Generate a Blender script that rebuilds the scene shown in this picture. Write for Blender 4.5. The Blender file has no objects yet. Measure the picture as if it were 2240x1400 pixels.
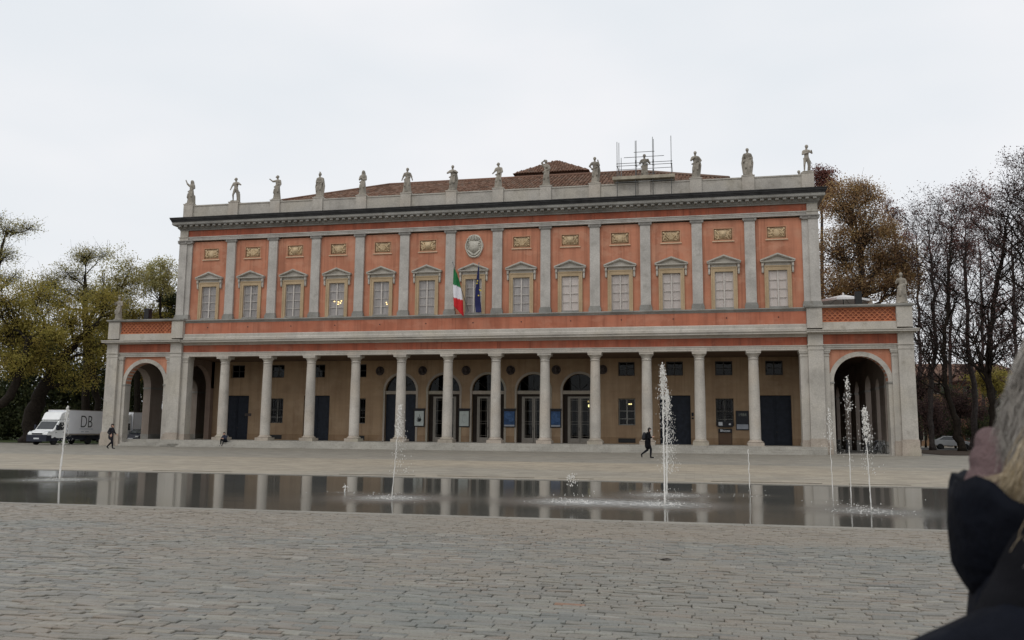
import bpy, bmesh, math, random
import numpy as np
from mathutils import Vector, Matrix
R = math.radians
rng = random.Random(7)
nr = np.random.default_rng(7)
scene = bpy.context.scene
COL = scene.collection

# ------------------------------------------------------------------ camera
CX, CY, CZ = 17.72, -67.78, 1.5
YAW, PITCH, ROLL, FPX = 0.20956, 0.13081, 0.00875, 1877.18
fw = Vector((-math.sin(YAW)*math.cos(PITCH), math.cos(YAW)*math.cos(PITCH), math.sin(PITCH)))
rt = Vector((math.cos(YAW), math.sin(YAW), 0)); up = rt.cross(fw)
cr, sr = math.cos(ROLL), math.sin(ROLL)
cR = rt*cr + up*sr; cU = up*cr - rt*sr
cam_data = bpy.data.cameras.new('camera')
cam_data.sensor_width = 36; cam_data.lens = FPX/2240*36
cam_data.clip_start = 0.05; cam_data.clip_end = 3000
cam_data.dof.use_dof = True; cam_data.dof.focus_distance = 60; cam_data.dof.aperture_fstop = 5
cam = bpy.data.objects.new('camera', cam_data); COL.objects.link(cam)
M = Matrix((cR, cU, -fw)).transposed().to_4x4(); M.translation = Vector((CX, CY, CZ))
cam.matrix_world = M
scene.camera = cam

# ------------------------------------------------------------------ sky and sun (thin overcast)
SUN_EL, SUN_AZ = R(52), R(205)        # high, from behind the viewer's left
world = bpy.data.worlds.new('World'); scene.world = world; world.use_nodes = True
nt = world.node_tree; nt.nodes.clear()
wo = nt.nodes.new('ShaderNodeOutputWorld'); bg = nt.nodes.new('ShaderNodeBackground')
sky = nt.nodes.new('ShaderNodeTexSky'); sky.sky_type = 'NISHITA'; sky.sun_disc = False
sky.sun_elevation = SUN_EL; sky.sun_rotation = SUN_AZ; sky.air_density = 1.6; sky.dust_density = 4.0
tc = nt.nodes.new('ShaderNodeTexCoord'); mp = nt.nodes.new('ShaderNodeMapping'); mp.inputs['Scale'].default_value = (1, 1, 2.5)
nz = nt.nodes.new('ShaderNodeTexNoise'); nz.inputs['Scale'].default_value = 1.6; nz.inputs['Detail'].default_value = 4
rp = nt.nodes.new('ShaderNodeValToRGB')
rp.color_ramp.elements[0].position = 0.34; rp.color_ramp.elements[0].color = (7.8, 8.35, 8.85, 1)
rp.color_ramp.elements[1].position = 0.66; rp.color_ramp.elements[1].color = (9.35, 9.4, 9.65, 1)
mx = nt.nodes.new('ShaderNodeMix'); mx.data_type = 'RGBA'; mx.inputs[0].default_value = 0.93
nt.links.new(tc.outputs['Generated'], mp.inputs['Vector']); nt.links.new(mp.outputs[0], nz.inputs['Vector'])
nt.links.new(nz.outputs['Fac'], rp.inputs['Fac'])
nt.links.new(sky.outputs[0], mx.inputs[6]); nt.links.new(rp.outputs[0], mx.inputs[7])
nt.links.new(mx.outputs[2], bg.inputs['Color']); bg.inputs['Strength'].default_value = 0.1
nt.links.new(bg.outputs[0], wo.inputs['Surface'])
sun_l = bpy.data.lights.new('sun', 'SUN'); sun_l.energy = 0.7; sun_l.angle = R(25); sun_l.color = (1, 0.96, 0.9)
sun = bpy.data.objects.new('sun', sun_l); COL.objects.link(sun)
sd = Vector((math.sin(SUN_AZ)*math.cos(SUN_EL), math.cos(SUN_AZ)*math.cos(SUN_EL), math.sin(SUN_EL)))
sun.rotation_euler = sd.to_track_quat('Z', 'Y').to_euler()

scene.render.engine = 'CYCLES'
scene.cycles.use_denoising = True
scene.cycles.max_bounces = 8; scene.cycles.transparent_max_bounces = 12
scene.cycles.caustics_reflective = False; scene.cycles.caustics_refractive = False
scene.view_settings.view_transform = 'Standard'; scene.view_settings.look = 'None'
scene.view_settings.exposure = 0.0; scene.view_settings.gamma = 1.0; scene.view_settings.use_curve_mapping = False

# ------------------------------------------------------------------ helpers
def px(x, y, depth):                  # a spot of the photograph at a distance, as a place in the world (for laying out)
    a, b = x-1120, y-700
    u = a*cr + b*sr; w = -a*sr + b*cr
    return Vector((CX, CY, CZ)) + (fw + rt*(u/FPX) - up*(w/FPX))*depth
def ground_z(y):
    t = min(1, max(0, (y+40)/38)); return 0.1*t
def tag(o, label=None, cat=None, group=None, kind=None):
    if label: o['label'] = label
    if cat: o['category'] = cat
    if group: o['group'] = group
    if kind: o['kind'] = kind
    return o
def empty(name, loc=(0, 0, 0), rz=0, parent=None):
    o = bpy.data.objects.new(name, None); COL.objects.link(o); o.location = loc; o.rotation_euler.z = rz
    o.empty_display_size = 0.3; o.parent = parent
    return o
def link(name, me, parent=None, loc=(0, 0, 0), rot=(0, 0, 0), scale=None):
    o = bpy.data.objects.new(name, me); COL.objects.link(o); o.location = loc; o.rotation_euler = rot
    if scale is not None: o.scale = scale
    o.parent = parent
    return o
def copy_tree(o, parent=None):
    c = o.copy(); COL.objects.link(c); c.parent = parent
    for ch in list(o.children): copy_tree(ch, c)
    return c

class MB:
    def __init__(s): s.v = []; s.f = []; s.mi = []; s.cur = 0
    def add(s, vs, fs):
        b = len(s.v); s.v.extend(vs); s.f.extend([tuple(i+b for i in f) for f in fs]); s.mi.extend([s.cur]*len(fs)); return s
    def box(s, x0, x1, y0, y1, z0, z1):
        return s.add([(x0,y0,z0),(x1,y0,z0),(x1,y1,z0),(x0,y1,z0),(x0,y0,z1),(x1,y0,z1),(x1,y1,z1),(x0,y1,z1)],
                     [(0,3,2,1),(4,5,6,7),(0,1,5,4),(1,2,6,5),(2,3,7,6),(3,0,4,7)])
    def cham(s, x0, x1, y0, y1, z0, z1, c):   # a box with its top edges taken off
        return s.add([(x0,y0,z0),(x1,y0,z0),(x1,y1,z0),(x0,y1,z0),(x0,y0,z1-c),(x1,y0,z1-c),(x1,y1,z1-c),(x0,y1,z1-c),
                      (x0+c,y0+c,z1),(x1-c,y0+c,z1),(x1-c,y1-c,z1),(x0+c,y1-c,z1)],
                     [(0,3,2,1),(0,1,5,4),(1,2,6,5),(2,3,7,6),(3,0,4,7),(4,5,9,8),(5,6,10,9),(6,7,11,10),(7,4,8,11),(8,9,10,11)])
    def prism_xz(s, poly, y0, y1):            # polygon of (x,z), counter-clockwise seen from -y
        n = len(poly)
        return s.add([(x,y0,z) for x,z in poly]+[(x,y1,z) for x,z in poly],
                     [tuple(range(n)), tuple(range(2*n-1, n-1, -1))]+[(i, i+n, (i+1)%n+n, (i+1)%n) for i in range(n)])
    def sweep_x(s, prof, x0, x1):             # profile of (y,z) swept along x
        n = len(prof)
        return s.add([(x0,y,z) for y,z in prof]+[(x1,y,z) for y,z in prof],
                     [tuple(range(n-1, -1, -1)), tuple(range(n, 2*n))]+[(i, (i+1)%n, (i+1)%n+n, i+n) for i in range(n)])
    def sweep_y(s, prof, y0, y1):             # profile of (x,z) swept along y
        n = len(prof)
        return s.add([(x,y0,z) for x,z in prof]+[(x,y1,z) for x,z in prof],
                     [tuple(range(n)), tuple(range(2*n-1, n-1, -1))]+[(i, i+n, (i+1)%n+n, (i+1)%n) for i in range(n)])
    def lathe(s, prof, n=24, cx=0, cy=0):     # profile of (r,z) going up
        b = []; f = []
        for r, z in prof:
            for k in range(n): a = 2*math.pi*k/n; b.append((cx+r*math.cos(a), cy+r*math.sin(a), z))
        m = len(prof)
        for i in range(m-1):
            for k in range(n): f.append((i*n+k, i*n+(k+1)%n, (i+1)*n+(k+1)%n, (i+1)*n+k))
        f.append(tuple(range(n-1, -1, -1))); f.append(tuple((m-1)*n+k for k in range(n)))
        return s.add(b, f)
    def tube(s, pts, rad, n=6, cap=True):
        pts = [Vector(p) for p in pts]
        if not hasattr(rad, '__len__'): rad = [rad]*len(pts)
        vs = []; fs = []; prev = None
        for i, p in enumerate(pts):
            d = (pts[min(i+1, len(pts)-1)]-pts[max(i-1, 0)])
            d = d.normalized() if d.length > 1e-9 else Vector((0, 0, 1))
            if prev is None:
                a = Vector((1, 0, 0)) if abs(d.x) < .8 else Vector((0, 1, 0))
                u = d.cross(a).normalized()
            else:
                u = prev - d*prev.dot(d); u = u.normalized() if u.length > 1e-6 else d.orthogonal().normalized()
            prev = u; w = d.cross(u)
            for k in range(n):
                a = 2*math.pi*k/n; q = p+(u*math.cos(a)+w*math.sin(a))*rad[i]; vs.append((q.x, q.y, q.z))
        for i in range(len(pts)-1):
            for k in range(n): fs.append((i*n+k, i*n+(k+1)%n, (i+1)*n+(k+1)%n, (i+1)*n+k))
        if cap: fs.append(tuple(range(n-1, -1, -1))); fs.append(tuple((len(pts)-1)*n+k for k in range(n)))
        return s.add(vs, fs)
    def ell(s, c, r, n=10, m=7, rot=None):
        vs = []; fs = []
        for i in range(m+1):
            t = math.pi*i/m
            for k in range(n):
                a = 2*math.pi*k/n
                q = Vector((r[0]*math.sin(t)*math.cos(a), r[1]*math.sin(t)*math.sin(a), r[2]*math.cos(t)))
                if rot is not None: q = rot @ q
                vs.append((c[0]+q.x, c[1]+q.y, c[2]+q.z))
        for i in range(m):
            for k in range(n):
                f = (i*n+k, (i+1)*n+k, (i+1)*n+(k+1)%n, i*n+(k+1)%n)
                fs.append(f)
        return s.add(vs, fs)
    def cap(s, p0, r0, p1, r1, n=10):         # tapered capsule
        p0 = Vector(p0); p1 = Vector(p1); d = (p1-p0); L = d.length
        d = d/L if L > 1e-6 else Vector((0, 0, 1))
        pts = [p0-d*r0*.98, p0-d*r0*.7, p0, p1, p1+d*r1*.7, p1+d*r1*.98]
        return s.tube(pts, [r0*.2, r0*.7, r0, r1, r1*.7, r1*.2], n)
    def mesh(s, name, mats, smooth=False):
        me = bpy.data.meshes.new(name); me.from_pydata(s.v, [], s.f)
        if not isinstance(mats, (list, tuple)): mats = [mats]
        for m in mats: me.materials.append(m)
        if len(mats) > 1: me.polygons.foreach_set('material_index', s.mi)
        if smooth: me.polygons.foreach_set('use_smooth', [True]*len(me.polygons))
        me.update()
        return me
    def build(s, name, mats, parent=None, smooth=False, loc=(0, 0, 0), rot=(0, 0, 0)):
        return link(name, s.mesh(name, mats, smooth), parent, loc, rot)

def quads_mesh(name, P, mat_):                # P: (n,4,3) array of loose quads
    n = len(P); me = bpy.data.meshes.new(name)
    me.vertices.add(n*4); me.vertices.foreach_set('co', P.reshape(-1).astype(np.float32))
    me.loops.add(n*4); me.loops.foreach_set('vertex_index', np.arange(n*4, dtype=np.int32))
    me.polygons.add(n); me.polygons.foreach_set('loop_start', np.arange(0, n*4, 4, dtype=np.int32))
    me.update(calc_edges=True); me.materials.append(mat_)
    return me

# ------------------------------------------------------------------ materials
class NT:
    def __init__(s, name):
        s.m = bpy.data.materials.new(name); s.m.use_nodes = True; s.t = s.m.node_tree
        s.b = s.t.nodes['Principled BSDF']; s.o = s.t.nodes['Material Output']
    def n(s, typ, **kw):
        nd = s.t.nodes.new(typ)
        for k, v in kw.items():
            if k.startswith('_'): setattr(nd, k[1:], v)
            else: nd.inputs[k.replace('__', ' ')].default_value = v
        return nd
    def l(s, a, b): s.t.links.new(a, b)
    def pos(s, sc=(1, 1, 1), loc=(0, 0, 0)):
        g = s.n('ShaderNodeNewGeometry'); m = s.n('ShaderNodeMapping'); m.inputs['Scale'].default_value = sc; m.inputs['Location'].default_value = loc
        s.l(g.outputs['Position'], m.inputs['Vector']); return m.outputs[0]
    def noise(s, scale, detail=3, vec=None, rough=.55):
        x = s.n('ShaderNodeTexNoise'); x.inputs['Scale'].default_value = scale; x.inputs['Detail'].default_value = detail; x.inputs['Roughness'].default_value = rough
        s.l(vec if vec is not None else s.pos(), x.inputs['Vector']); return x.outputs['Fac']
    def ramp(s, fac, stops):
        r = s.n('ShaderNodeValToRGB'); e = r.color_ramp.elements
        while len(e) < len(stops): e.new(.5)
        for i, (p, c) in enumerate(stops): e[i].position = p; e[i].color = (*c, 1) if len(c) == 3 else c
        s.l(fac, r.inputs['Fac']); return r.outputs['Color']
    def mix(s, fac, a, b, mode='MIX'):
        m = s.n('ShaderNodeMix'); m.data_type = 'RGBA'; m.blend_type = mode
        for v, i in ((fac, 0), (a, 6), (b, 7)):
            if isinstance(v, (int, float)): m.inputs[i].default_value = v
            elif isinstance(v, (tuple, list)): m.inputs[i].default_value = (*v, 1) if len(v) == 3 else v
            else: s.l(v, m.inputs[i])
        return m.outputs[2]
    def math(s, op, a, b=0.0, clamp=False):
        m = s.n('ShaderNodeMath'); m.operation = op; m.use_clamp = clamp
        for v, i in ((a, 0), (b, 1)):
            if isinstance(v, (int, float)): m.inputs[i].default_value = v
            else: s.l(v, m.inputs[i])
        return m.outputs[0]
    def bump(s, h, strength=.3, dist=.02):
        b = s.n('ShaderNodeBump'); b.inputs['Strength'].default_value = strength; b.inputs['Distance'].default_value = dist
        s.l(h, b.inputs['Height']); s.l(b.outputs[0], s.b.inputs['Normal'])
    def done(s, col=None, rough=.8, spec=.3):
        if col is not None:
            if isinstance(col, (tuple, list)): s.b.inputs['Base Color'].default_value = (*col, 1)
            else: s.l(col, s.b.inputs['Base Color'])
        if isinstance(rough, (int, float)): s.b.inputs['Roughness'].default_value = rough
        else: s.l(rough, s.b.inputs['Roughness'])
        s.b.inputs['Specular IOR Level'].default_value = spec
        return s.m
def sc(c, k): return tuple(min(1, x*k) for x in c)

def plain(name, col, rough=.6, var=.2, scale=6, spec=.3, bump=0, bscale=60, metal=0):
    t = NT(name); f = t.noise(scale, 4)
    c = t.ramp(f, [(.3, sc(col, 1-var)), (.7, sc(col, 1+var))])
    if bump: t.bump(t.noise(bscale, 2), bump, .01)
    t.b.inputs['Metallic'].default_value = metal
    return t.done(c, rough, spec)
def stone(name, col, var=.22, stain=(.16, .14, .11), stain_amt=.35, warm=None, joint=None, streaks=.6):
    t = NT(name)
    big = t.noise(.55, 5); fine = t.noise(14, 4)
    c = t.ramp(big, [(.3, sc(col, 1-var)), (.7, sc(col, 1+var*.6))])
    if warm: c = t.mix(t.ramp(t.noise(.35, 3, t.pos(loc=(9, 3, 1))), [(.45, (0,0,0)), (.7, (.8,.8,.8))]), c, warm)
    c = t.mix(.35, c, t.ramp(fine, [(.35, (.35,.35,.35)), (.65, (.65,.65,.65))]), 'OVERLAY')
    st = t.noise(1.0, 4, t.pos((2.6, 2.6, .22)))           # rain streaks
    c = t.mix(t.ramp(st, [(.52, (0,0,0)), (.74, (stain_amt*streaks,)*3)]), c, stain)
    sp = t.noise(1.7, 6, t.pos(loc=(3, 8, 2)))
    c = t.mix(t.ramp(sp, [(.56, (0,0,0)), (.72, (stain_amt,)*3)]), c, stain)
    t.bump(fine, .25, .01)
    return t.done(c, .85, .2)

M_ = {}
M_['stone'] = stone('grey_limestone', (.46, .43, .385), warm=(.46, .42, .35))
M_['stone_col'] = stone('column_stone', (.49, .455, .405), stain_amt=.25, warm=(.48, .42, .35))
M_['stone_up'] = stone('upper_grey_stone', (.47, .445, .41), stain_amt=.3)
M_['stone_plinth'] = stone('pinkish_plinth_stone', (.40, .345, .29), stain_amt=.3, warm=(.38, .36, .28))
M_['stone_dark'] = stone('weathered_dark_stone', (.28, .272, .25), var=.3, stain_amt=.5)
M_['stone_cap'] = stone('capital_stone', (.27, .255, .235), var=.25, stain_amt=.4)
M_['statue'] = stone('statue_stone', (.33, .298, .25), var=.35, stain=(.11, .1, .09), stain_amt=.75)
M_['lead'] = plain('black_gutter_lead', (.035, .034, .034), .7, .4, 1.5)
M_['step'] = stone('step_stone', (.37, .35, .31), var=.18, stain_amt=.3)
M_['ochre'] = stone('ochre_stucco', (.45, .34, .215), var=.18, stain_amt=.25, stain=(.3, .2, .1))
M_['ochre_dark'] = stone('ochre_relief', (.60, .46, .29), var=.2, stain_amt=.25, stain=(.3, .2, .1))

def plaster(name, col, pale, dark, amt=1.0):
    t = NT(name)
    c = t.ramp(t.noise(.32, 6, rough=.62), [(.3, sc(col, .76)), (.5, col), (.72, sc(col, 1.14))])
    c = t.mix(t.ramp(t.noise(.9, 6, t.pos((.7, .7, .8), (5, 2, 7))), [(.5, (0,0,0)), (.75, (.5*amt,)*3)]), c, pale)
    c = t.mix(t.ramp(t.noise(.8, 5, t.pos((2.2, 2.2, .18), (1, 6, 3))), [(.44, (0,0,0)), (.74, (.6*amt,)*3)]), c, dark)
    c = t.mix(t.ramp(t.noise(1.6, 6, t.pos((3.2, 3.2, .09), (4, 1, 8))), [(.54, (0,0,0)), (.7, (.45*amt,)*3)]), c, sc(dark, .8))
    c = t.mix(t.ramp(t.noise(.5, 5, t.pos((1, 1, 1.4), (12, 3, 5)), .65), [(.55, (0,0,0)), (.6, (.22*amt,)*3)]), c, sc(pale, 1.08))
    rows = t.noise(1, 2, t.pos((.5, .5, 3.1)))
    c = t.mix(.07, c, t.ramp(rows, [(.35, (.3,.3,.3)), (.65, (.7,.7,.7))]), 'OVERLAY')
    fine = t.noise(22, 3); t.bump(fine, .25, .008)
    return t.done(c, .9, .15)
M_['orange'] = plaster('orange_plaster', (.50, .216, .134), (.53, .295, .2), (.33, .14, .088), 1.35)
M_['orange_frieze'] = plaster('red_orange_plaster', (.375, .112, .066), (.4, .17, .11), (.21, .075, .05), 1.4)
M_['orange_band'] = plaster('balcony_orange_plaster', (.45, .165, .10), (.48, .23, .155), (.3, .11, .07), 1.3)
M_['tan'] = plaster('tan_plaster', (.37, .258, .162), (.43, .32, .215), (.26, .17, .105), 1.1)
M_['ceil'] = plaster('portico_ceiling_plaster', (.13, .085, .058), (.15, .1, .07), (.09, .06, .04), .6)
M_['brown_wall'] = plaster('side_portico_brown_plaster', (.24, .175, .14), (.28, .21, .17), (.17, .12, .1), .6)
M_['terra'] = plain('terracotta_lattice', (.46, .17, .085), .85, .25, 2, .15)
M_['door'] = plain('dark_blue_painted_wood', (.014, .018, .028), .55, .35, 3, .25, .2, 40)
M_['iron'] = plain('dark_iron', (.022, .021, .021), .55, .3, 8)
M_['frame_grey'] = plain('grey_painted_frame', (.27, .245, .21), .55, .12, 4)
M_['bars'] = plain('window_bar_paint', (.52, .48, .44), .55, .1, 4)
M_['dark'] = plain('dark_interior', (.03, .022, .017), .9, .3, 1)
M_['maroon'] = plain('maroon_curtain', (.12, .035, .03), .8, .35, 6)
M_['blind'] = plain('pale_fabric_blind', (.88, .76, .70), .9, .05, 2)
M_['blind_dim_reflection'] = plain('fabric_blind_dim_reflection', (.52, .48, .46), .9, .14, 1.5)  # darker copy of the blind, dimmer glass reflections put into its colour
def blind_mat(name, col):
    t = NT(name); r = t.n('ShaderNodeObjectInfo').outputs['Random']
    c = t.ramp(r, [(0, sc(col, .82)), (.5, col), (1, sc(col, 1.08))]); f = t.noise(1, 2, t.pos((7, 1, .4)))
    c = t.mix(.35, c, t.ramp(f, [(.35, (.36,.36,.36)), (.65, (.64,.64,.64))]), 'OVERLAY'); return t.done(c, .9, .1)
M_['blind'] = blind_mat('pale_pleated_blind', (.86, .76, .70)); M_['blind_dim_reflection'] = blind_mat('pleated_blind_dim_reflection', (.54, .5, .48))  # same blind in two tones; the difference in glass reflections is painted in
M_['black'] = plain('black_plastic', (.012, .012, .016), .45, .3, 8)
M_['white'] = plain('white_coated_fabric', (.75, .74, .73), .7, .05, 2)
M_['steel'] = plain('galvanised_tube', (.16, .165, .165), .5, .25, 3, .5)
M_['plank'] = plain('scaffold_board', (.36, .32, .25), .85, .2, 3)
M_['paper_w'] = plain('pale_poster_paper', (.50, .54, .51), .6, .08, 3)
M_['ink'] = plain('black_ink', (.015, .016, .018), .6, .2, 8)
M_['blue_poster'] = plain('blue_poster_paper', (.03, .075, .18), .5, .4, 2.4)
M_['grey_poster'] = plain('grey_poster_foot', (.34, .36, .4), .6, .1, 4)
M_['bronze'] = plain('dark_bronze', (.07, .055, .05), .6, .4, 9)
def glassy(name, tint=(1, 1, 1), refl=.9):
    t = NT(name); t.t.nodes.remove(t.b)
    tr = t.n('ShaderNodeBsdfTransparent'); tr.inputs[0].default_value = (*tint, 1)
    gl = t.n('ShaderNodeBsdfGlossy'); gl.inputs['Roughness'].default_value = .02
    fr = t.n('ShaderNodeFresnel'); fr.inputs[0].default_value = 1.5
    f = t.math('MULTIPLY', fr.outputs[0], refl)
    bn = t.n('ShaderNodeBump'); bn.inputs['Strength'].default_value = .06; bn.inputs['Distance'].default_value = .02
    t.l(t.noise(1.3, 2), bn.inputs['Height']); t.l(bn.outputs[0], gl.inputs['Normal'])
    ms = t.n('ShaderNodeMixShader'); t.l(f, ms.inputs[0]); t.l(tr.outputs[0], ms.inputs[1]); t.l(gl.outputs[0], ms.inputs[2])
    t.l(ms.outputs[0], t.o.inputs['Surface']); return t.m
M_['glass'] = glassy('window_glass', (.97, .97, .97), .45)
M_['glass_dark'] = glassy('door_glass', (.35, .36, .35), .4)
def emit(name, col, k):
    t = NT(name); t.b.inputs['Emission Color'].default_value = (*col, 1); t.b.inputs['Emission Strength'].default_value = k
    return t.done(col, .5)
M_['bulb'] = emit('lit_warm_bulb', (1, .72, .3), 3)
M_['bulb_hot'] = emit('lit_yellow_lamp', (1, .85, .4), 14)
# ------------------------------------------------------------------ ground
def paving_mat():
    t = NT('stone_paving')
    v = t.pos()
    br = t.n('ShaderNodeTexBrick'); br.offset = .5; br.offset_frequency = 2
    br.inputs['Scale'].default_value = 1.0; br.inputs['Mortar Size'].default_value = .012; br.inputs['Brick Width'].default_value = .62; br.inputs['Row Height'].default_value = .30
    br.inputs['Color1'].default_value = (.25, .25, .25, 1); br.inputs['Color2'].default_value = (.75, .75, .75, 1); br.inputs['Mortar'].default_value = (.3, .3, .3, 1); br.inputs['Bias'].default_value = 0
    t.l(v, br.inputs['Vector'])
    c = t.ramp(t.noise(.09, 5, t.pos((.5, 1.6, 1))), [(.3, (.23, .212, .175)), (.5, (.285, .245, .185)), (.72, (.34, .285, .21))])
    c = t.mix(t.ramp(t.noise(.5, 4, t.pos((.25, 1.3, 1), (4, 4, 0))), [(.45, (0,0,0)), (.75, (.6,.6,.6))]), c, (.33, .29, .225))
    # pale stone nearer the pool, greyer slabs before the steps
    g = t.n('ShaderNodeNewGeometry'); sp = t.n('ShaderNodeSeparateXYZ'); t.l(g.outputs['Position'], sp.inputs[0])
    far = t.math('GREATER_THAN', sp.outputs['Y'], -24.0)
    c = t.mix(t.math('MULTIPLY', far, .7), c, (.205, .195, .168))
    c = t.mix(.42, c, br.outputs['Color'], 'OVERLAY')
    c = t.mix(t.ramp(t.noise(1.1, 6, t.pos((.4, 1.6, 1), (2, 9, 0))), [(.6, (0,0,0)), (.72, (.5,.5,.5))]), c, (.14, .125, .105))
    t.bump(br.outputs['Fac'], -.2, .01)
    return t.done(c, .62, .35)
M_['paving'] = paving_mat()
M_['joint'] = plain('dark_sand_joint', (.075, .068, .058), .95, .35, 9, .1)
M_['coping'] = stone('pool_coping_stone', (.25, .232, .2), var=.15, stain_amt=.3)
M_['grass'] = plain('worn_lawn', (.045, .06, .022), .95, .4, .8, .1, .4, 14)
M_['asphalt'] = plain('grey_asphalt', (.075, .075, .073), .9, .25, 1.2, .15)

PX0, PX1, PY0, PY1 = -14.0, 30.5, -52.35, -39.85       # the shallow pool
pz = empty('piazza_root')                               # replaced below by the mesh itself
bpy.data.objects.remove(pz)
b = MB(); S = 900
def gq(x0, x1, y0, y1, z0, z1):
    b.add([(x0,y0,z0),(x1,y0,z0),(x1,y1,z1),(x0,y1,z1)], [(0,1,2,3)])
gq(-S, S, -S, PY0-.30, -.03, -.03)
gq(-S, PX0-.30, PY0-.30, PY1+.30, -.03, 0)
gq(PX1+.30, S, PY0-.30, PY1+.30, -.03, 0)
gq(-S, S, PY1+.30, -2, 0, .1); gq(-S, S, -2, S, .1, .1)
b.cur = 1
piazza = b.build('piazza_paving', [M_['paving'], M_['joint']])
piazza.data.polygons[0].material_index = 1
tag(piazza, 'grey and beige stone paved square around the pool', None, None, 'structure')
b = MB()
for x0, x1, y0, y1 in ((PX0-.3, PX1+.3, PY0-.3, PY0), (PX0-.3, PX1+.3, PY1, PY1+.3), (PX0-.3, PX0, PY0, PY1), (PX1, PX1+.3, PY0, PY1)):
    pass
cop = None
nst = 22
L = (PX1-PX0+.6)/nst
me_c = MB().cham(.004, L-.004, 0, .296, -.12, 0, .008).mesh('coping_stone', M_['coping'])
pool_edge = MB().box(PX0-.3, PX0, PY0, PY1, -.12, -.002).box(PX1, PX1+.3, PY0, PY1, -.12, -.002).build('pool_edge', M_['coping'])
tag(pool_edge, 'flush pale stone rim around the shallow pool', None, None, 'structure')
for k in range(nst):
    for y in (PY0-.3, PY1):
        o = link('coping_stone', me_c, pool_edge, (PX0-.3+k*L, y, .002 if y < -45 else .004))
for xa, xb, y_ in ((-2.0, 1.2, -38.9), (5.4, 8.2, -38.95), (9.0, 12.4, -38.9), (13.2, 14.4, -38.9), (18.2, 21.6, -38.95), (22.4, 24.2, -38.9)):
    MB().box(xa, xb, y_-.035, y_+.035, -.01, .011).build('drain_slot', M_['joint'], pool_edge)
# ---- the water
JETS = [(-1.07, -44.88), (10.84, -48.61), (17.05, -48.47), (17.0, -45.56), (19.06, -44.85), (20.84, -46.28), (21.03, -47.55), (21.19, -48.89), (9.11, -47.26), (14.99, -48.36)]
def water_mat():
    t = NT('pool_water')
    g = t.n('ShaderNodeNewGeometry')
    tot = None
    for (x, y), (r, k) in zip(JETS, [(1.3, .9), (1.3, 1), (1.35, 1.05), (1.2, .95), (.6, .2), (.5, .15), (.6, .25), (1.2, .85), (.4, .3), (1.35, 1.1)]):
        d = t.n('ShaderNodeVectorMath'); d.operation = 'DISTANCE'; t.l(g.outputs['Position'], d.inputs[0]); d.inputs[1].default_value = (x, y, -.02)
        q = t.math('DIVIDE', d.outputs['Value'], r); q = t.math('POWER', q, 2.0); q = t.math('MULTIPLY', q, -1.0); q = t.math('EXPONENT', q)
        q = t.math('MULTIPLY', q, k)
        tot = q if tot is None else t.math('ADD', tot, q)
    nz = t.noise(5.0, 5, t.pos((1, 1, 1)), .6)
    calm = t.noise(1.2, 2, t.pos((.7, 1, 1)))
    h = t.math('ADD', t.math('MULTIPLY', calm, .10), t.math('MULTIPLY', nz, t.math('ADD', t.math('MULTIPLY', tot, 1.1), .02)))
    t.bump(h, .55, .03)
    c = t.ramp(t.noise(.35, 4), [(.3, (.085, .085, .075)), (.7, (.125, .12, .105))])
    foam = t.math('MULTIPLY', t.math('POWER', t.math('MINIMUM', tot, 1.3), 3.0), t.ramp(t.noise(7, 4, t.pos((.7, 1, 1))), [(.35, (0,0,0)), (.7, (.55,.55,.55))]), True)
    c = t.mix(foam, c, (.62, .62, .6))
    t.b.inputs['IOR'].default_value = 1.33
    return t.done(c, t.math('ADD', .075, t.math('MULTIPLY', tot, .33), True), .5)
M_['water'] = water_mat()
b = MB(); b.add([(PX0,PY0,-.014),(PX1,PY0,-.014),(PX1,PY1,-.014),(PX0,PY1,-.014)], [(0,1,2,3)])
tag(b.build('pool_water', M_['water']), 'shallow dark mirror pool reflecting the colonnade', None, None, 'structure')

# ---- foreground setts, row by row
def sett_mat(per_object):
    t = NT('stone_sett' + ('_single' if per_object else '_field'))
    if per_object: r = t.n('ShaderNodeObjectInfo').outputs['Random']
    else: r = t.n('ShaderNodeNewGeometry').outputs['Random Per Island']
    c = t.ramp(r, [(0, (.14, .135, .12)), (.2, (.185, .18, .16)), (.5, (.215, .2, .17)), (.7, (.21, .175, .14)), (.9, (.245, .226, .185)), (.97, (.265, .25, .21)), (1, (.31, .295, .26))])
    patch = t.noise(.42, 4, t.pos((.6, 1, 1)))
    c = t.mix(t.ramp(patch, [(.4, (0,0,0)), (.68, (.55,.55,.55))]), c, (.245, .2, .15))
    c = t.mix(t.ramp(t.noise(.5, 4, t.pos((.5, 1, 1), (7, 5, 0))), [(.45, (0,0,0)), (.7, (.5,.5,.5))]), c, (.17, .185, .17))
    gp = t.n('ShaderNodeNewGeometry'); sy = t.n('ShaderNodeSeparateXYZ'); t.l(gp.outputs['Position'], sy.inputs[0])
    band = t.math('GREATER_THAN', t.math('ADD', sy.outputs['Y'], t.math('MULTIPLY', t.noise(.8, 3), 1.6)), -54.3)
    c = t.mix(t.math('MULTIPLY', band, .5), c, (.25, .205, .155))
    fine = t.noise(38, 4, rough=.65)
    c = t.mix(.4, c, t.ramp(fine, [(.3, (.28,.28,.28)), (.7, (.72,.72,.72))]), 'OVERLAY')
    c = t.mix(1.0, c, (.91, .92, .93), 'MULTIPLY')
    t.bump(t.noise(26, 5, rough=.6), .5, .008)
    return t.done(c, t.ramp(t.noise(3, 3), [(.3, (.38,.38,.38)), (.7, (.7,.7,.7))]), .4)
M_['sett'] = sett_mat(False); M_['sett1'] = sett_mat(True)
M_['sett_red'] = plain('terracotta_sett', (.24, .15, .105), .85, .2, 30)
cand = []
y = PY0-.32; row = 0
lr = random.Random(3)
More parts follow.
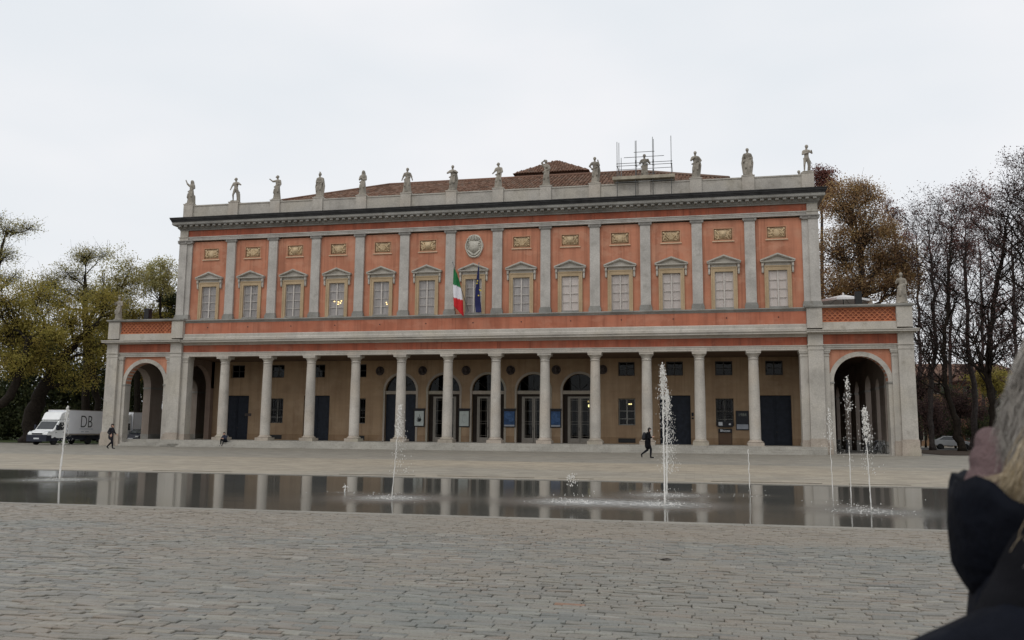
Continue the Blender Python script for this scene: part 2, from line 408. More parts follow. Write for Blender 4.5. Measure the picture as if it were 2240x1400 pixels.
while y > CY+4.2:
    w = lr.uniform(.07, .092)
    depth = (y-CY)
    xl = CX + depth*math.tan(-YAW-R(32.5)) - 4.5; xr = CX + depth*math.tan(-YAW+R(32.5)) + 3.5
    x = xl - lr.uniform(0, .3)
    while x < xr:
        Lx = lr.choice((.16, .19, .22, .24, .27, .3, .35))*lr.uniform(.92, 1.08)
        q_ = max(0, math.sin(x*.9+1.3*math.sin(y*1.1))+math.sin(y*1.7+x*.35+2)); g = lr.uniform(.002, .007)+.008*q_*lr.random(); gy = lr.uniform(.002, .005)+.007*q_*lr.random()
        cand.append((x+g, x+Lx, y-w+gy+lr.uniform(-.004, .004), y-lr.uniform(0, .004), lr.uniform(-.007, .004), lr.uniform(-.006, .006), lr.uniform(-.004, .004)))
        x += Lx
    y -= w; row += 1
def in_view(c):
    p = Vector(((c[0]+c[1])/2, (c[2]+c[3])/2, 0)) - Vector((CX, CY, CZ))
    z = p.dot(fw); u = 1120+FPX*p.dot(cR)/z; v = 700-FPX*p.dot(cU)/z
    return z, u, v
near = []
for i, c in enumerate(cand):
    z, u, v = in_view(c)
    if 10 < u < 2060 and v < 1394: near.append((z/(c[1]-c[0]+.12), i))
near.sort(); single = set(i for _, i in near[:300])
# the one brick-red sett
best = min(range(len(cand)), key=lambda i: (in_view(cand[i])[1]-1245)**2+4*(in_view(cand[i])[2]-1322)**2)
unit = MB().cham(-.5, .5, -.5, .5, -1, 0, .0)
def sett_geo(c, out=None):
    x0, x1, y0, y1, z, tx, ty = c
    ch = .006; vs = []
    for (xx, yy, zz) in ((x0,y0,-.04),(x1,y0,-.04),(x1,y1,-.04),(x0,y1,-.04),(x0,y0,-ch),(x1,y0,-ch),(x1,y1,-ch),(x0,y1,-ch),(x0+ch,y0+ch,0),(x1-ch,y0+ch,0),(x1-ch,y1-ch,0),(x0+ch,y1-ch,0)):
        tilt = (xx-(x0+x1)/2)/(x1-x0)*tx*2+(yy-(y0+y1)/2)/(y1-y0)*ty
        j = lr.uniform(-.0025, .0025) if zz > -.03 else 0
        vs.append((xx+j, yy+j*.5, zz+(z+tilt if zz > -.03 else 0)))
    return vs, [(0,1,5,4),(1,2,6,5),(2,3,7,6),(3,0,4,7),(4,5,9,8),(5,6,10,9),(6,7,11,10),(7,4,8,11),(8,9,10,11)]
b = MB()
for i, c in enumerate(cand):
    vs, fs = sett_geo(c)
    if i in single or i == best:
        ox, oy = (c[0]+c[1])/2, (c[2]+c[3])/2
        m = MB().add([(vx-ox, vy-oy, vz) for vx, vy, vz in vs], fs).mesh('sett', M_['sett_red'] if i == best else M_['sett1'])
        link('sett', m, piazza, (ox, oy, 0))
    else: b.add(vs, fs)
o = b.build('setts', M_['sett'], piazza); tag(o, kind='stuff')
# lawn and road left and right of the theatre
b = MB().add([(-160,6,.125),(-36,6,.125),(-36,150,.125),(-160,150,.125)], [(0,1,2,3)])
tag(b.build('lawn', M_['grass']), 'dark worn lawn under the trees beside the theatre', None, None, 'structure')
b = MB().add([(36,3,.125),(190,3,.125),(190,30,.125),(36,30,.125)], [(0,1,2,3)])
tag(b.build('park_ground', plain('leaf_litter', (.05, .036, .026), .95, .4, 2, .1, .5, 20)), 'dark leafy ground under the bare trees', None, None, 'structure')
b = MB().add([(36,30.3,.122),(190,30.3,.122),(190,48,.122),(36,48,.122)], [(0,1,2,3)])
tag(b.build('street', M_['asphalt']), 'grey street beyond the park trees', None, None, 'structure')
# ------------------------------------------------------------------ the theatre
T = empty('theatre')
tag(T, 'long orange and grey stone theatre with colonnade, arched wings and rooftop statues', 'theatre')
BAY = 4.031; COLS = [BAY*(i-5.5) for i in range(12)]; BAYS = [BAY*k for k in range(-6, 7)]
FL = .67                                                    # portico floor
def wall_open(b, x0, x1, z0, z1, y0, y1, ops):
    """a wall slab with rectangular openings (xa, xb, za, zb), none overlapping in x"""
    ops = sorted(ops); x = x0
    for xa, xb, za, zb in ops:
        b.box(x, xa, y0, y1, z0, z1)
        if za > z0: b.box(xa, xb, y0, y1, z0, za)
        if zb < z1: b.box(xa, xb, y0, y1, zb, z1)
        x = xb
    b.box(x, x1, y0, y1, z0, z1)
def arc(cx, cz, r, a0=0, a1=math.pi, n=18):
    return [(cx+r*math.cos(a0+(a1-a0)*i/n), cz+r*math.sin(a0+(a1-a0)*i/n)) for i in range(n+1)]
def arch_block(b, cx, hw, zs, r, ztop, y0, y1, n=18, axis='y'):
    """wall above a round opening: from the springing line up to ztop, between cx-hw and cx+hw"""
    pts = arc(cx, zs, r, math.pi, 0, n)
    def q(poly):
        if axis == 'y': b.prism_xz(poly, y0, y1)
        else: b.add([(y0, p, z) for p, z in poly]+[(y1, p, z) for p, z in poly],
                    [tuple(range(len(poly)-1, -1, -1)), tuple(range(len(poly), 2*len(poly)))]+[(i, (i+1)%len(poly), (i+1)%len(poly)+len(poly), i+len(poly)) for i in range(len(poly))])
    for (xa, za), (xb, zb) in zip(pts[:-1], pts[1:]): q([(xa, za), (xb, zb), (xb, ztop), (xa, ztop)])
    if hw > r+1e-6:
        q([(cx-hw, zs), (cx-r, zs), (cx-r, ztop), (cx-hw, ztop)]); q([(cx+r, zs), (cx+hw, zs), (cx+hw, ztop), (cx+r, ztop)])
def archivolt(b, cx, zs, r, w, y0, y1, n=22):
    a = arc(cx, zs, r, math.pi, 0, n); o = arc(cx, zs, r+w, math.pi, 0, n)
    for i in range(n): b.prism_xz([a[i], a[i+1], o[i+1], o[i]], y0, y1)

# floor and steps
flo = MB().box(-27.15, 27.15, -1.25, 5.7, -.05, FL).box(-32.2, -27.15, .35, 30, -.05, FL-.003).box(27.15, 32.2, -.2, 30, -.05, .16).build('portico_floor', M_['step'], T)
sx0, sx1 = -27.1, 27.1
for lvl, (ya, yb, z0, z1) in enumerate(((-1.62, -1.24, -.02, .50), (-1.98, -1.61, -.02, .335), (-2.3, -1.97, -.02, .19))):
    nS = 26; Ls = (sx1-sx0)/nS
    me = MB().cham(.004, Ls-.004, ya+.002*lvl, yb, z0, z1, .012).mesh('step_stone', M_['step'])
    off = (0, .5, .25)[lvl]*Ls
    for k in range(nS):
        x = sx0+k*Ls+off
        if x+Ls > sx1+.3: x = sx0+off-Ls if off > .01 else x
        if x < sx0-.01 and False: continue
        link('step_stone', me, flo, (max(sx0-.001*lvl, x) if x > sx0-.6 else sx0, 0, lvl*.001))
me = MB().cham(-1.85, 1.85, -.45, .345, -.02, .42, .012).cham(-1.85, 1.85, -.85, -.452, -.02, .25, .012).mesh('step_stone', M_['step'])
link('step_stone', me, flo, (-29.75, 0, 0))

# columns
me_sh = MB().lathe([(.425, 1.13), (.42, 1.18), (.418, 2.6), (.405, 4.6), (.365, 7.12), (.365, 7.22), (.40, 7.235), (.405, 7.27), (.365, 7.285), (.365, 7.40)], 28).mesh('column', M_['stone_col'], True)
me_ba = MB().box(-.60, .60, -.60, .60, FL, .93).lathe([(.545, .929), (.575, .96), (.575, 1.0), (.545, 1.035), (.475, 1.05), (.465, 1.09), (.44, 1.128), (.425, 1.14)], 28).mesh('base', M_['stone_plinth'])
me_ca = MB().lathe([(.365, 7.401), (.41, 7.42), (.41, 7.46), (.39, 7.475), (.43, 7.52), (.495, 7.60), (.515, 7.66)], 28).box(-.54, .54, -.54, .54, 7.66, 7.80).box(-.57, .57, -.57, .57, 7.801, 7.875).mesh('capital', M_['stone_col'])
for x in COLS:
    c = link('column', me_sh, T, (x, 0, 0), (0, 0, rng.uniform(0, 6)))
    link('base', me_ba, c, (0, 0, 0), (0, 0, -c.rotation_euler.z)); link('capital', me_ca, c, (0, 0, 0), (0, 0, -c.rotation_euler.z))

# lower entablature (main block between the piers)
XM = 26.1
MB().sweep_x([(-.38, 7.876), (.38, 7.876), (.38, 8.24), (-.44, 8.24), (-.44, 8.17), (-.40, 8.165), (-.40, 8.02), (-.38, 8.015)], -XM, XM).build('architrave', M_['stone_col'], T)
MB().box(-XM, XM, -.34, .36, 8.24, 8.86).build('frieze', M_['orange_frieze'], T)
prof = [(.3, 8.86), (-.40, 8.86), (-.44, 8.93), (-.52, 8.97), (-.56, 9.06), (-.92, 9.065), (-.92, 9.19), (-.98, 9.22), (-1.0, 9.27), (-.6, 9.34), (-.5, 9.345), (-.5, 9.5), (-.44, 9.58), (-.44, 9.80), (-.36, 9.86), (.3, 9.86)]
MB().sweep_x(prof[::-1], -XM, XM).build('lower_cornice', M_['stone'], T)
MB().box(-XM, XM, -.26, .3, 9.862, 10.84).build('balcony_wall', M_['orange_band'], T)
MB().sweep_x([(.3, 10.84), (.3, 11.13), (-.30, 11.13), (-.42, 11.11), (-.44, 11.03), (-.38, 11.0), (-.34, 10.93), (-.28, 10.88), (-.28, 10.84)][::-1], -XM, XM).build('string_course', M_['stone_dark'], T)
me = MB().lathe([(.05, 0), (.05, .03)], 8).mesh('drain_hole', M_['black'])
for x in BAYS[1:-1] + [-24.0, 24.0]: link('drain_hole', me, T, (x+.1, -.26, 10.42), (R(90), 0, 0))

# upper wall with windows
WY = .17
b = MB(); wall_open(b, -26.9, 26.9, 11.13, 16.0, WY, .75, [(x-.70, x+.70, 11.30, 14.12) for x in BAYS]); wall_open(b, -26.9, 26.9, 16.0, 18.22, WY, .75, [(x-.70, x+.70, 16.66, 17.55) for i, x in enumerate(BAYS) if i != 6]); b.build('upper_wall', M_['orange'], T)
MB().box(-27.2, -26.9, .45, 44, 11.13, 20.4).box(26.9, 27.2, .45, 44, 11.13, 20.4).box(-27.2, 27.2, 44, 44.3, .1, 20.4).box(-27.2, -26.9, 30, 44, .1, 11.13).box(26.9, 27.2, 30, 44, .1, 11.13).build('flank_wall', M_['orange'], T)
MB().box(-26.9, 26.9, 2.5, 44, 20.0, 20.25).build('flat_roof', M_['stone_dark'], T)
# pilasters
me_p = MB().cham(-.40, .40, -.04, .3, 11.62, 18.02, .002).mesh('pilaster', M_['stone_up'])
me_pb = MB().box(-.50, .50, -.15, .3, 11.13, 11.42).box(-.47, .47, -.11, .3, 11.42, 11.50).box(-.44, .44, -.08, .3, 11.50, 11.62).mesh('base', M_['stone_dark'])
def ion(b):                                                   # small volute capital
    b.box(-.43, .43, -.07, .3, 18.02, 18.10)
    b.box(-.53, .53, -.15, .3, 18.26, 18.33)
    for s in (-1, 1):
        vs = [(s*.44+.095*math.cos(a), 18.165+.095*math.sin(a)) for a in [2*math.pi*k/12 for k in range(12)]]
        b.prism_xz(vs, -.13, .1)
    b.box(-.44, .44, -.10, .3, 18.10, 18.26)
    return b
me_pc = ion(MB()).mesh('capital', M_['stone_cap'])
for x in COLS:
    p = link('pilaster', me_p, T, (x, 0, 0)); link('base', me_pb, p); link('capital', me_pc, p)
for s in (-1, 1):                                             # paired pilasters on the corners
    p = MB().box(min(s*26.05, s*26.52), max(s*26.05, s*26.52), .03, .3, 11.62, 18.02).build('pilaster', M_['stone_up'], T)
    q = MB().box(min(s*26.52, s*27.25), max(s*26.52, s*27.25), -.1, .8, 11.62, 18.02).build('pilaster', M_['stone_up'], T)
    MB().box(min(s*25.93, s*27.35), max(s*25.93, s*27.35), -.2, .8, 11.13, 11.42).box(min(s*25.98, s*27.3), max(s*25.98, s*27.3), -.15, .8, 11.42, 11.62).build('base', M_['stone_dark'], q)
    cb = MB().box(min(s*25.98, s*27.38), max(s*25.98, s*27.38), -.22, .8, 18.25, 18.33).box(min(s*26.02, s*27.3), max(s*26.02, s*27.3), -.15, .8, 18.02, 18.25)
    for xx in (26.0, 26.6, 27.28): cb.prism_xz([(s*xx+.1*math.cos(a), 18.15+.1*math.sin(a)) for a in [2*math.pi*k/12 for k in range(12)]], -.2, .1)
    cb.build('capital', M_['stone_cap'], q)

# windows of the upper floor
me_fr = MB().box(-.97, -.70, .06, .45, 11.14, 14.12).box(.70, .97, .06, .45, 11.14, 14.12).box(-.97, .97, .06, .45, 14.12, 14.46).box(-1.0, -.90, .03, .2, 11.135, 14.40).box(.90, 1.0, .03, .2, 11.135, 14.40).box(-1.0, 1.0, .028, .2, 14.40, 14.50).mesh('window', M_['ochre'])
me_sill = MB().box(-.70, .70, .0, .5, 11.135, 11.30).mesh('sill', M_['stone_dark'])
pd = MB().box(-.97, .97, .07, .3, 14.502, 14.70).box(-1.2, 1.2, -.06, .3, 14.70, 14.76).box(-1.28, 1.28, -.16, .3, 14.762, 14.83)
pd.prism_xz([(-1.22, 14.83), (1.22, 14.83), (0, 15.33)], .05, .3)
for s in (-1, 1):
    pd.add([(0, y, z) for y in (-.17, .3) for z in (15.32, 15.44)]+[(s*1.30, y, z) for y in (-.17, .3) for z in (14.832, 14.94)],
           [(0,1,5,4),(2,6,7,3),(0,4,6,2),(1,3,7,5),(4,5,7,6),(0,2,3,1)])
    pd.add([(0, y, z) for y in (-.09, .3) for z in (15.25, 15.32)]+[(s*1.16, y, z) for y in (-.09, .3) for z in (14.832, 14.87)],
           [(0,1,5,4),(2,6,7,3),(0,4,6,2),(1,3,7,5),(4,5,7,6),(0,2,3,1)])
me_pd = pd.mesh('pediment', M_['stone'])
me_bk = MB().box(-.085, .085, -.05, .2, 14.40, 14.70).box(-.07, .07, 0, .2, 14.05, 14.40).lathe([(.03, 13.90), (.085, 13.96), (.09, 14.02), (.05, 14.08)], 10, 0, .08).lathe([(.05, 14.38), (.1, 14.46), (.1, 14.56), (.05, 14.64)], 10, 0, .0).mesh('bracket', M_['stone'])
me_pane = MB().box(-.285, .285, -.004, .004, 0, .625).mesh('pane', M_['glass'])
me_bar = MB()
for x in (-.68, .68): me_bar.box(x-.04, x+.04, .20, .27, 11.30, 14.12)
me_bar.box(-.055, .055, .18, .27, 11.30, 14.12)
for k in range(5): z = 11.32+k*.69; me_bar.box(-.70, .70, .205, .265, z-.022, z+.022)
me_bar = me_bar.mesh('glazing_bars', M_['bars'])
me_bl = MB().box(-.66, .66, .29, .30, 11.3, 14.12).mesh('blind', M_['blind']); me_bl_dim = MB().box(-.66, .66, .29, .30, 11.3, 14.12).mesh('blind', M_['blind_dim_reflection'])
me_rm = MB().box(-1.5, 1.5, 3.0, 3.05, 11.0, 15).mesh('room_wall', M_['dark'])
for i, x in enumerate(BAYS):
    w = link('window', me_fr, T, (x, 0, 0)); link('sill', me_sill, w); link('pediment', me_pd, w); link('glazing_bars', me_bar, w)
    for s in (-1, 1): link('bracket', me_bk, w, (s*1.12, 0, 0))
    for s in (-1, 1):
        for k in range(4): link('pane', me_pane, w, (s*.35, .235+rng.uniform(-.004, .004), 11.355+k*.69), (rng.uniform(-.006, .006), 0, rng.uniform(-.008, .008)))
    link('blind', me_bl if i > 7 else me_bl_dim, w)  # bays further left take the darker tone, painting in their duller reflections
    if i == 3:                                                # a lit chandelier seen through the glass
        for dx, dz in ((-.25, 12.55), (.12, 12.5), (.38, 12.58), (.1, 12.3), (.3, 12.4)):
            MB().ell((dx, .265, dz), (.07, .02, .035), 8, 5).build('chandelier_bulb', M_['bulb'], w)
    if i == 4:
        for dx, dz in ((.42, 12.35), (.48, 12.2)): MB().ell((dx, .265, dz), (.05, .02, .04), 8, 5).build('chandelier_bulb', M_['bulb'], w)

# relief panels
M_['relief_frame'] = plaster('ochre_orange_frame', (.49, .25, .155), (.52, .31, .2), (.4, .2, .12))
def relief(seed):
    r = random.Random(seed); b = MB()
    b.box(-.70, .70, .25, .5, 16.66, 17.55)
    kind = seed % 3
    # central emblem
    if kind == 0: b.ell((0, .1, 17.1), (.24, .10, .30), 12, 8)
    elif kind == 1:
        for k in range(7): a = R(-60+k*20); b.cap((0, .09, 16.85), .03, (.33*math.sin(a), .06, 16.85+.5*math.cos(a)), .055)
    else:
        b.prism_xz([(-.26, 17.4), (.26, 17.4), (.2, 17.0), (0, 16.78), (-.2, 17.0)][::-1], .02, .12); b.ell((0, .06, 17.15), (.13, .08, .16))
    for s in (-1, 1):                                        # crossed attributes and scrolling leaves
        b.cap((s*.08, .08, 16.82), .035, (s*.56, .06, 17.42), .05)
        b.ell((s*.56, .07, 17.40), (.10, .08, .10))
        for k in range(5):
            t = k/4*5.2; rr = .17*(1-k*.13)
            b.ell((s*(.42+rr*math.cos(t+seed)), .08, 16.92+rr*math.sin(t+seed)), (r.uniform(.05, .08), .07, r.uniform(.04, .07)), 8, 5)
        for k in range(4): b.cap((s*r.uniform(.25, .62), .09, r.uniform(16.75, 17.45)), .03, (s*r.uniform(.25, .62), .06, r.uniform(16.75, 17.45)), .045, 7)
    b.v = b.v[:8]+[(x, .14+(y-.02)*1.3, z) for x, y, z in b.v[8:]]
    return b
for i, x in enumerate(BAYS):
    if i == 6: continue
    p = relief(i).build('relief_panel', M_['ochre_dark'], T, True, (x, 0, 0))
    MB().box(-.80, -.70, .145, .2, 16.57, 17.64).box(.70, .80, .145, .2, 16.57, 17.64).box(-.70, .70, .145, .2, 17.55, 17.64).box(-.70, .70, .145, .2, 16.57, 16.66).build('frame', M_['relief_frame'], p)
    MB().box(-.84, .84, .07, .2, 16.50, 16.568).build('sill', plain('pale_ochre_sill', (.62, .47, .33), .9, .1), p)
# coat of arms
b = MB()
oval = [(.77*math.cos(a)*(1+.03*math.cos(6*a)), 16.9+1.0*math.sin(a)*(1+.03*math.cos(6*a))) for a in [2*math.pi*k/40 for k in range(40)]]
b.prism_xz(oval, .10, .2)
for k in range(26):
    a0, a1 = 2*math.pi*k/26, 2*math.pi*(k+1)/26
    b.cap((.7*math.cos(a0), .07, 16.9+.92*math.sin(a0)), .06, (.7*math.cos(a1), .07, 16.9+.92*math.sin(a1)), .06, 8)
b.prism_xz([(-.40, 17.3), (-.36, 16.6), (0, 16.3), (.36, 16.6), (.40, 17.3)], .02, .12); b.ell((0, .05, 16.9), (.30, .08, .34))
for k in range(7): b.cap((-.36+.12*k, .05, 17.38), .03, (-.42+.14*k, .02, 17.66+.06*math.sin(k*math.pi/6)), .05)
for s in (-1, 1):
    for k in range(8): t = k*.8; b.ell((s*(.5+.07*math.cos(t*2)), .06, 17.5-.17*k), (.07, .07, .06), 8, 5)
    for k in range(5): b.cap((s*.1*k, .06, 16.2+.05*k), .05, (s*(.1*k+.12), .04, 16.16+.09*k), .07, 8)
b.build('coat_of_arms', stone('arms_stone', (.56, .53, .46), stain_amt=.5, stain=(.14, .13, .11)), T, True)

# top entablature and cornice
XT = 26.4
MB().sweep_x([(-.06, 18.332), (.75, 18.332), (.75, 18.66), (-.14, 18.66), (-.14, 18.58), (-.09, 18.56), (-.09, 18.46), (-.06, 18.455)], -XT, XT).build('upper_architrave', M_['stone_up'], T)
for s in (-1, 1): MB().box(min(s*26.4, s*27.28), max(s*26.4, s*27.28), -.14, .85, 18.332, 18.60).box(min(s*26.4, s*27.33), max(s*26.4, s*27.33), -.19, .85, 18.60, 18.66).box(min(s*26.45, s*27.24), max(s*26.45, s*27.24), -.1, .85, 18.66, 19.24).build('corner_block', M_['stone'], T)
MB().box(-26.45, 26.45, 0, .75, 18.66, 19.24).build('upper_frieze', M_['orange_frieze'], T)
def ring(p, z0, z1, x=27.25, yb=44): return (-x-p, x+p, -.1-p, yb, z0, z1)
co = MB()
for p, z0, z1 in ((.06, 19.24, 19.36), (.14, 19.36, 19.42), (.2, 19.42, 19.66), (.52, 19.66, 19.71), (.56, 19.712, 19.93)): co.box(*ring(p, z0, z1, 27.2))
co.build('upper_cornice', M_['stone_dark'], T)
co = MB()
for p, z0, z1 in ((.6, 19.932, 20.02), (.64, 20.022, 20.12), (.70, 20.122, 20.24), (.74, 20.242, 20.32)): co.box(*ring(p, z0, z1, 27.2))
co.build('gutter', M_['lead'], T)
mo = MB(); n = 98
for k in range(n):
    x = -27.3+54.6*(k+.5)/n
    mo.box(x-.13, x+.13, -.58, -.29, 19.50, 19.655); mo.ell((x, -.585, 19.56), (.075, .03, .065), 8, 5)
o = mo.build('modillions', M_['stone_dark'], T); tag(o, kind='stuff')
# parapet with pedestals
MB().box(-27.0, 27.0, .03, .42, 20.32, 21.50).box(-27.05, 27.05, -.02, .47, 21.50, 21.60).box(-27.0, -26.6, .42, 44, 20.32, 21.55).box(26.6, 27.0, .42, 44, 20.32, 21.55).build('parapet', M_['stone'], T)
me = MB().box(-.46, .46, -.10, .62, 20.32, 21.66).box(-.50, .50, -.13, .65, 21.66, 21.74).mesh('pedestal', M_['stone_col'])
PED = [-26.62]+COLS+[26.62]
for x in PED: link('pedestal', me, T, (x, 0, 0))

# tiled roofs
M_['tile'] = NT('roof_tiles')
def tile_mat():
    t = NT('old_terracotta_tiles')
    r = t.n('ShaderNodeNewGeometry').outputs['Random Per Island']
    c = t.ramp(r, [(0, (.115, .07, .05)), (.3, (.17, .095, .065)), (.6, (.215, .125, .09)), (.85, (.27, .175, .13)), (1, (.15, .115, .095))])
    c = t.mix(t.ramp(t.noise(.5, 5), [(.45, (0,0,0)), (.7, (.6,.6,.6))]), c, (.17, .12, .09))
    t.bump(t.noise(20, 3), .3, .01)
    return t.done(c, .9, .15)
bpy.data.materials.remove(M_['tile'].m); M_['tile'] = tile_mat()
def tiles(b, a0, a1, t0, t1, pitch=.34, row=.55):
    """half-round tiles over the slope whose eave runs a0->a1 and top edge t0->t1"""
    a0, a1, t0, t1 = map(Vector, (a0, a1, t0, t1))
    E = a1-a0; e = E.normalized(); n = int(E.length/pitch)
    nrm = e.cross((t0-a0) - e*(t0-a0).dot(e)).normalized()
    if nrm.z < 0: nrm = -nrm
    sl = ((t0-a0)-e*(t0-a0).dot(e)); H = sl.length; sd = sl/H; m = max(2, int(H/row))
    k0 = (t0-a0).dot(e)/H; k1 = (t1-a1).dot(e)/H
    for j in range(m):
        d0, d1 = H*j/m, H*(j+1)/m+.10
        l0 = k0*d1 if k0 > 0 else 0; l1 = E.length+(k1*d1 if k1 < 0 else 0)
        for i in range(n):
            c = (i+.5)*pitch
            if c < l0-.1 or c > l1+.1: continue
            jz = rng.uniform(0, .03); c += rng.uniform(-.015, .015)
            vs = []
            for d, r_, lift in ((d0, pitch*.36, .05+jz), (d1, pitch*.29, .02)):
                for q in range(5):
                    an = math.pi*q/4
                    p = a0+e*(c+r_*math.cos(an))+sd*d+nrm*(lift+r_*.8*math.sin(an)); vs.append(tuple(p))
            b.add(vs, [(0,1,6,5),(1,2,7,6),(2,3,8,7),(3,4,9,8),(0,4,3,2,1)])
RX, RY, RZ, GX, GY, GZ = 21.0, 6.5, 23.45, 13.0, 14.5, 26.95
rf = MB().add([(-RX,RY,RZ),(RX,RY,RZ),(GX,GY,GZ),(-GX,GY,GZ),(-RX,22.5,RZ),(RX,22.5,RZ)], [(0,1,2,3),(1,5,2),(5,4,3,2),(4,0,3),(0,4,5,1)]).build('roof', M_['tile'], T)
b = MB(); tiles(b, (-RX,RY,RZ), (RX,RY,RZ), (-GX,GY,GZ), (GX,GY,GZ)); tiles(b, (RX,RY,RZ), (RX,22.5,RZ), (GX,GY,GZ), (GX,GY+.01,GZ), .34, .6)
tiles(b, (-RX,22.5,RZ), (-RX,RY,RZ), (-GX,GY+.01,GZ), (-GX,GY,GZ), .34, .6)
o = b.build('roof_tiles', M_['tile'], rf, True); tag(o, kind='stuff')
MB().box(-RX+.6, RX-.6, RY+.6, 22, 20.1, RZ-.02).build('attic_wall', M_['stone_dark'], T)
bb = MB()
for k in range(60): x = -RX+.35+k*(2*RX-.7)/59; bb.box(x-.06, x+.06, RY-.05, RY+.6, RZ-.16, RZ-.01)
o = bb.build('rafter_ends', M_['dark'], rf); tag(o, kind='stuff')
g2 = MB().tube([(-GX,GY,GZ+.1), (GX,GY,GZ+.1)], .16, 8).tube([(RX,RY,RZ+.1), (GX,GY,GZ+.1)], .15, 8).tube([(-RX,RY,RZ+.1), (-GX,GY,GZ+.1)], .15, 8).build('ridge_tiles', M_['tile'], rf, True)
# the stage roof rising behind
QX, QY, QZ, AP = 4.7, 33.0, 33.35, 36.4
QC, QD = .9, 10.0
rb = MB().add([(QC-QX,QY,QZ),(QC+QX,QY,QZ),(QC+QX,QY+QD,QZ),(QC-QX,QY+QD,QZ),(QC,QY+QD/2,AP)], [(0,1,4),(1,2,4),(2,3,4),(3,0,4),(3,2,1,0)]).build('stage_roof', M_['tile'], T)
b = MB(); tiles(b, (QC-QX,QY,QZ), (QC+QX,QY,QZ), (QC,QY+QD/2,AP), (QC+.01,QY+QD/2,AP)); tiles(b, (QC+QX,QY,QZ), (QC+QX,QY+QD,QZ), (QC,QY+QD/2,AP), (QC,QY+QD/2+.01,AP)); tiles(b, (QC-QX,QY+QD,QZ), (QC-QX,QY,QZ), (QC,QY+QD/2+.01,AP), (QC,QY+QD/2,AP))
o = b.build('roof_tiles', M_['tile'], rb, True); tag(o, kind='stuff')
MB().box(QC-QX+.5, QC+QX-.5, QY+.5, QY+QD-.5, 20.2, QZ-.01).build('stage_tower', plain('dark_brick', (.15, .085, .06), .9, .25, 2), T)

# ---- portico back wall, ceiling and openings
BW = 5.7
doors = [-6, -4, 4, 6]; wins = [-5, -3, 3, 5]
ops = []
for k in range(-6, 7):
    x = BAY*k
    if k in doors: ops.append((x-1.27, x+1.27, FL, 4.74))
    elif k in wins: ops.append((x-.72, x+.72, 2.22, 4.48))
    else: ops.append((x-1.45, x+1.45, FL, 5.15))
b = MB(); wall_open(b, -26.6, 26.6, FL-.02, 5.15, BW, BW+.7, ops)
ops2 = [(BAY*k-.70, BAY*k+.70, 6.40, 7.60) for k in doors+wins]
for xa, xb in ((-26.6, -BAY*2.5), (BAY*2.5, 26.6)): wall_open(b, xa, xb, 5.15, 7.9, BW, BW+.7, [q for q in ops2 if xa < q[0] < xb])
for k in range(-2, 3): arch_block(b, BAY*k, BAY/2, 5.15, 1.45, 7.9, BW, BW+.7)
b.build('portico_wall', M_['tan'], T)
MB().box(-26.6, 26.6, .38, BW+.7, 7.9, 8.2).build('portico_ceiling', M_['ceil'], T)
MB().box(-26.6, 26.6, BW-.03, BW, FL, 1.15).build('wainscot', M_['stone_plinth'], T) if False else None
b = MB()
for k in range(-7, 7):
    xs = [q for q in ((BAY*k+ (1.45 if -2 <= k <= 2 else 1.27 if k in doors else -BAY/2)), )]
for k in doors+wins+[-2, -1, 0, 1, 2]: pass
segs = []; x = -26.6
for k in range(-6, 7):
    if k in wins: continue
    hw = 1.62 if -2 <= k <= 2 else 1.27
    segs.append((x, BAY*k-hw)); x = BAY*k+hw
segs.append((x, 26.6))
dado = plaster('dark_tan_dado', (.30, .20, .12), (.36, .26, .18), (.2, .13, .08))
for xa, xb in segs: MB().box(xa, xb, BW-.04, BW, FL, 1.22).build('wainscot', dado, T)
b = MB()
for k in range(-2, 3):                                       # stone surrounds of the five arches
    x = BAY*k
    archivolt(b, x, 5.15, 1.45, .20, BW-.05, BW+.1)
    b.box(x-1.63, x-1.45, BW-.05, BW+.1, FL, 5.148).box(x+1.45, x+1.63, BW-.05, BW+.1, FL, 5.148).box(x-1.45, x+1.45, BW+.04, BW+.5, 4.86, 5.149)
b.build('arch_surround', M_['stone_plinth'], T)
b = MB()
segs = [(-26.6, -BAY*2-1.64)]+[(BAY*k+1.64, BAY*(k+1)-1.64) for k in range(-2, 2)]+[(BAY*2+1.64, 26.6)]
for xa, xb in segs: b.box(xa, xb, BW-.035, BW, 5.0, 5.16)
b.build('impost_band', M_['tan'], T)
# panelled doors
pm = MB().box(-1.27, 1.27, BW+.30, BW+.36, FL, 4.74)
for s in (-1, 1):
    for za, zb in ((.85, 1.9), (2.05, 3.2), (3.35, 4.55)):
        xa, xb = (s*.12, s*1.12); pm.cham(min(xa, xb), max(xa, xb), BW+.27, BW+.31, za, zb, .0)
pm.box(-.015, .015, BW+.26, BW+.30, FL, 4.74)
me_d = pm.mesh('door', M_['door']); me_h = MB().lathe([(.03, 0), (.045, .04), (.02, .07)], 10).mesh('handle', M_['bronze'])
for k in doors:
    d = link('door', me_d, T, (BAY*k, 0, 0)); link('handle', me_h, d, (.09, BW+.27, 1.75), (R(90), 0, 0))
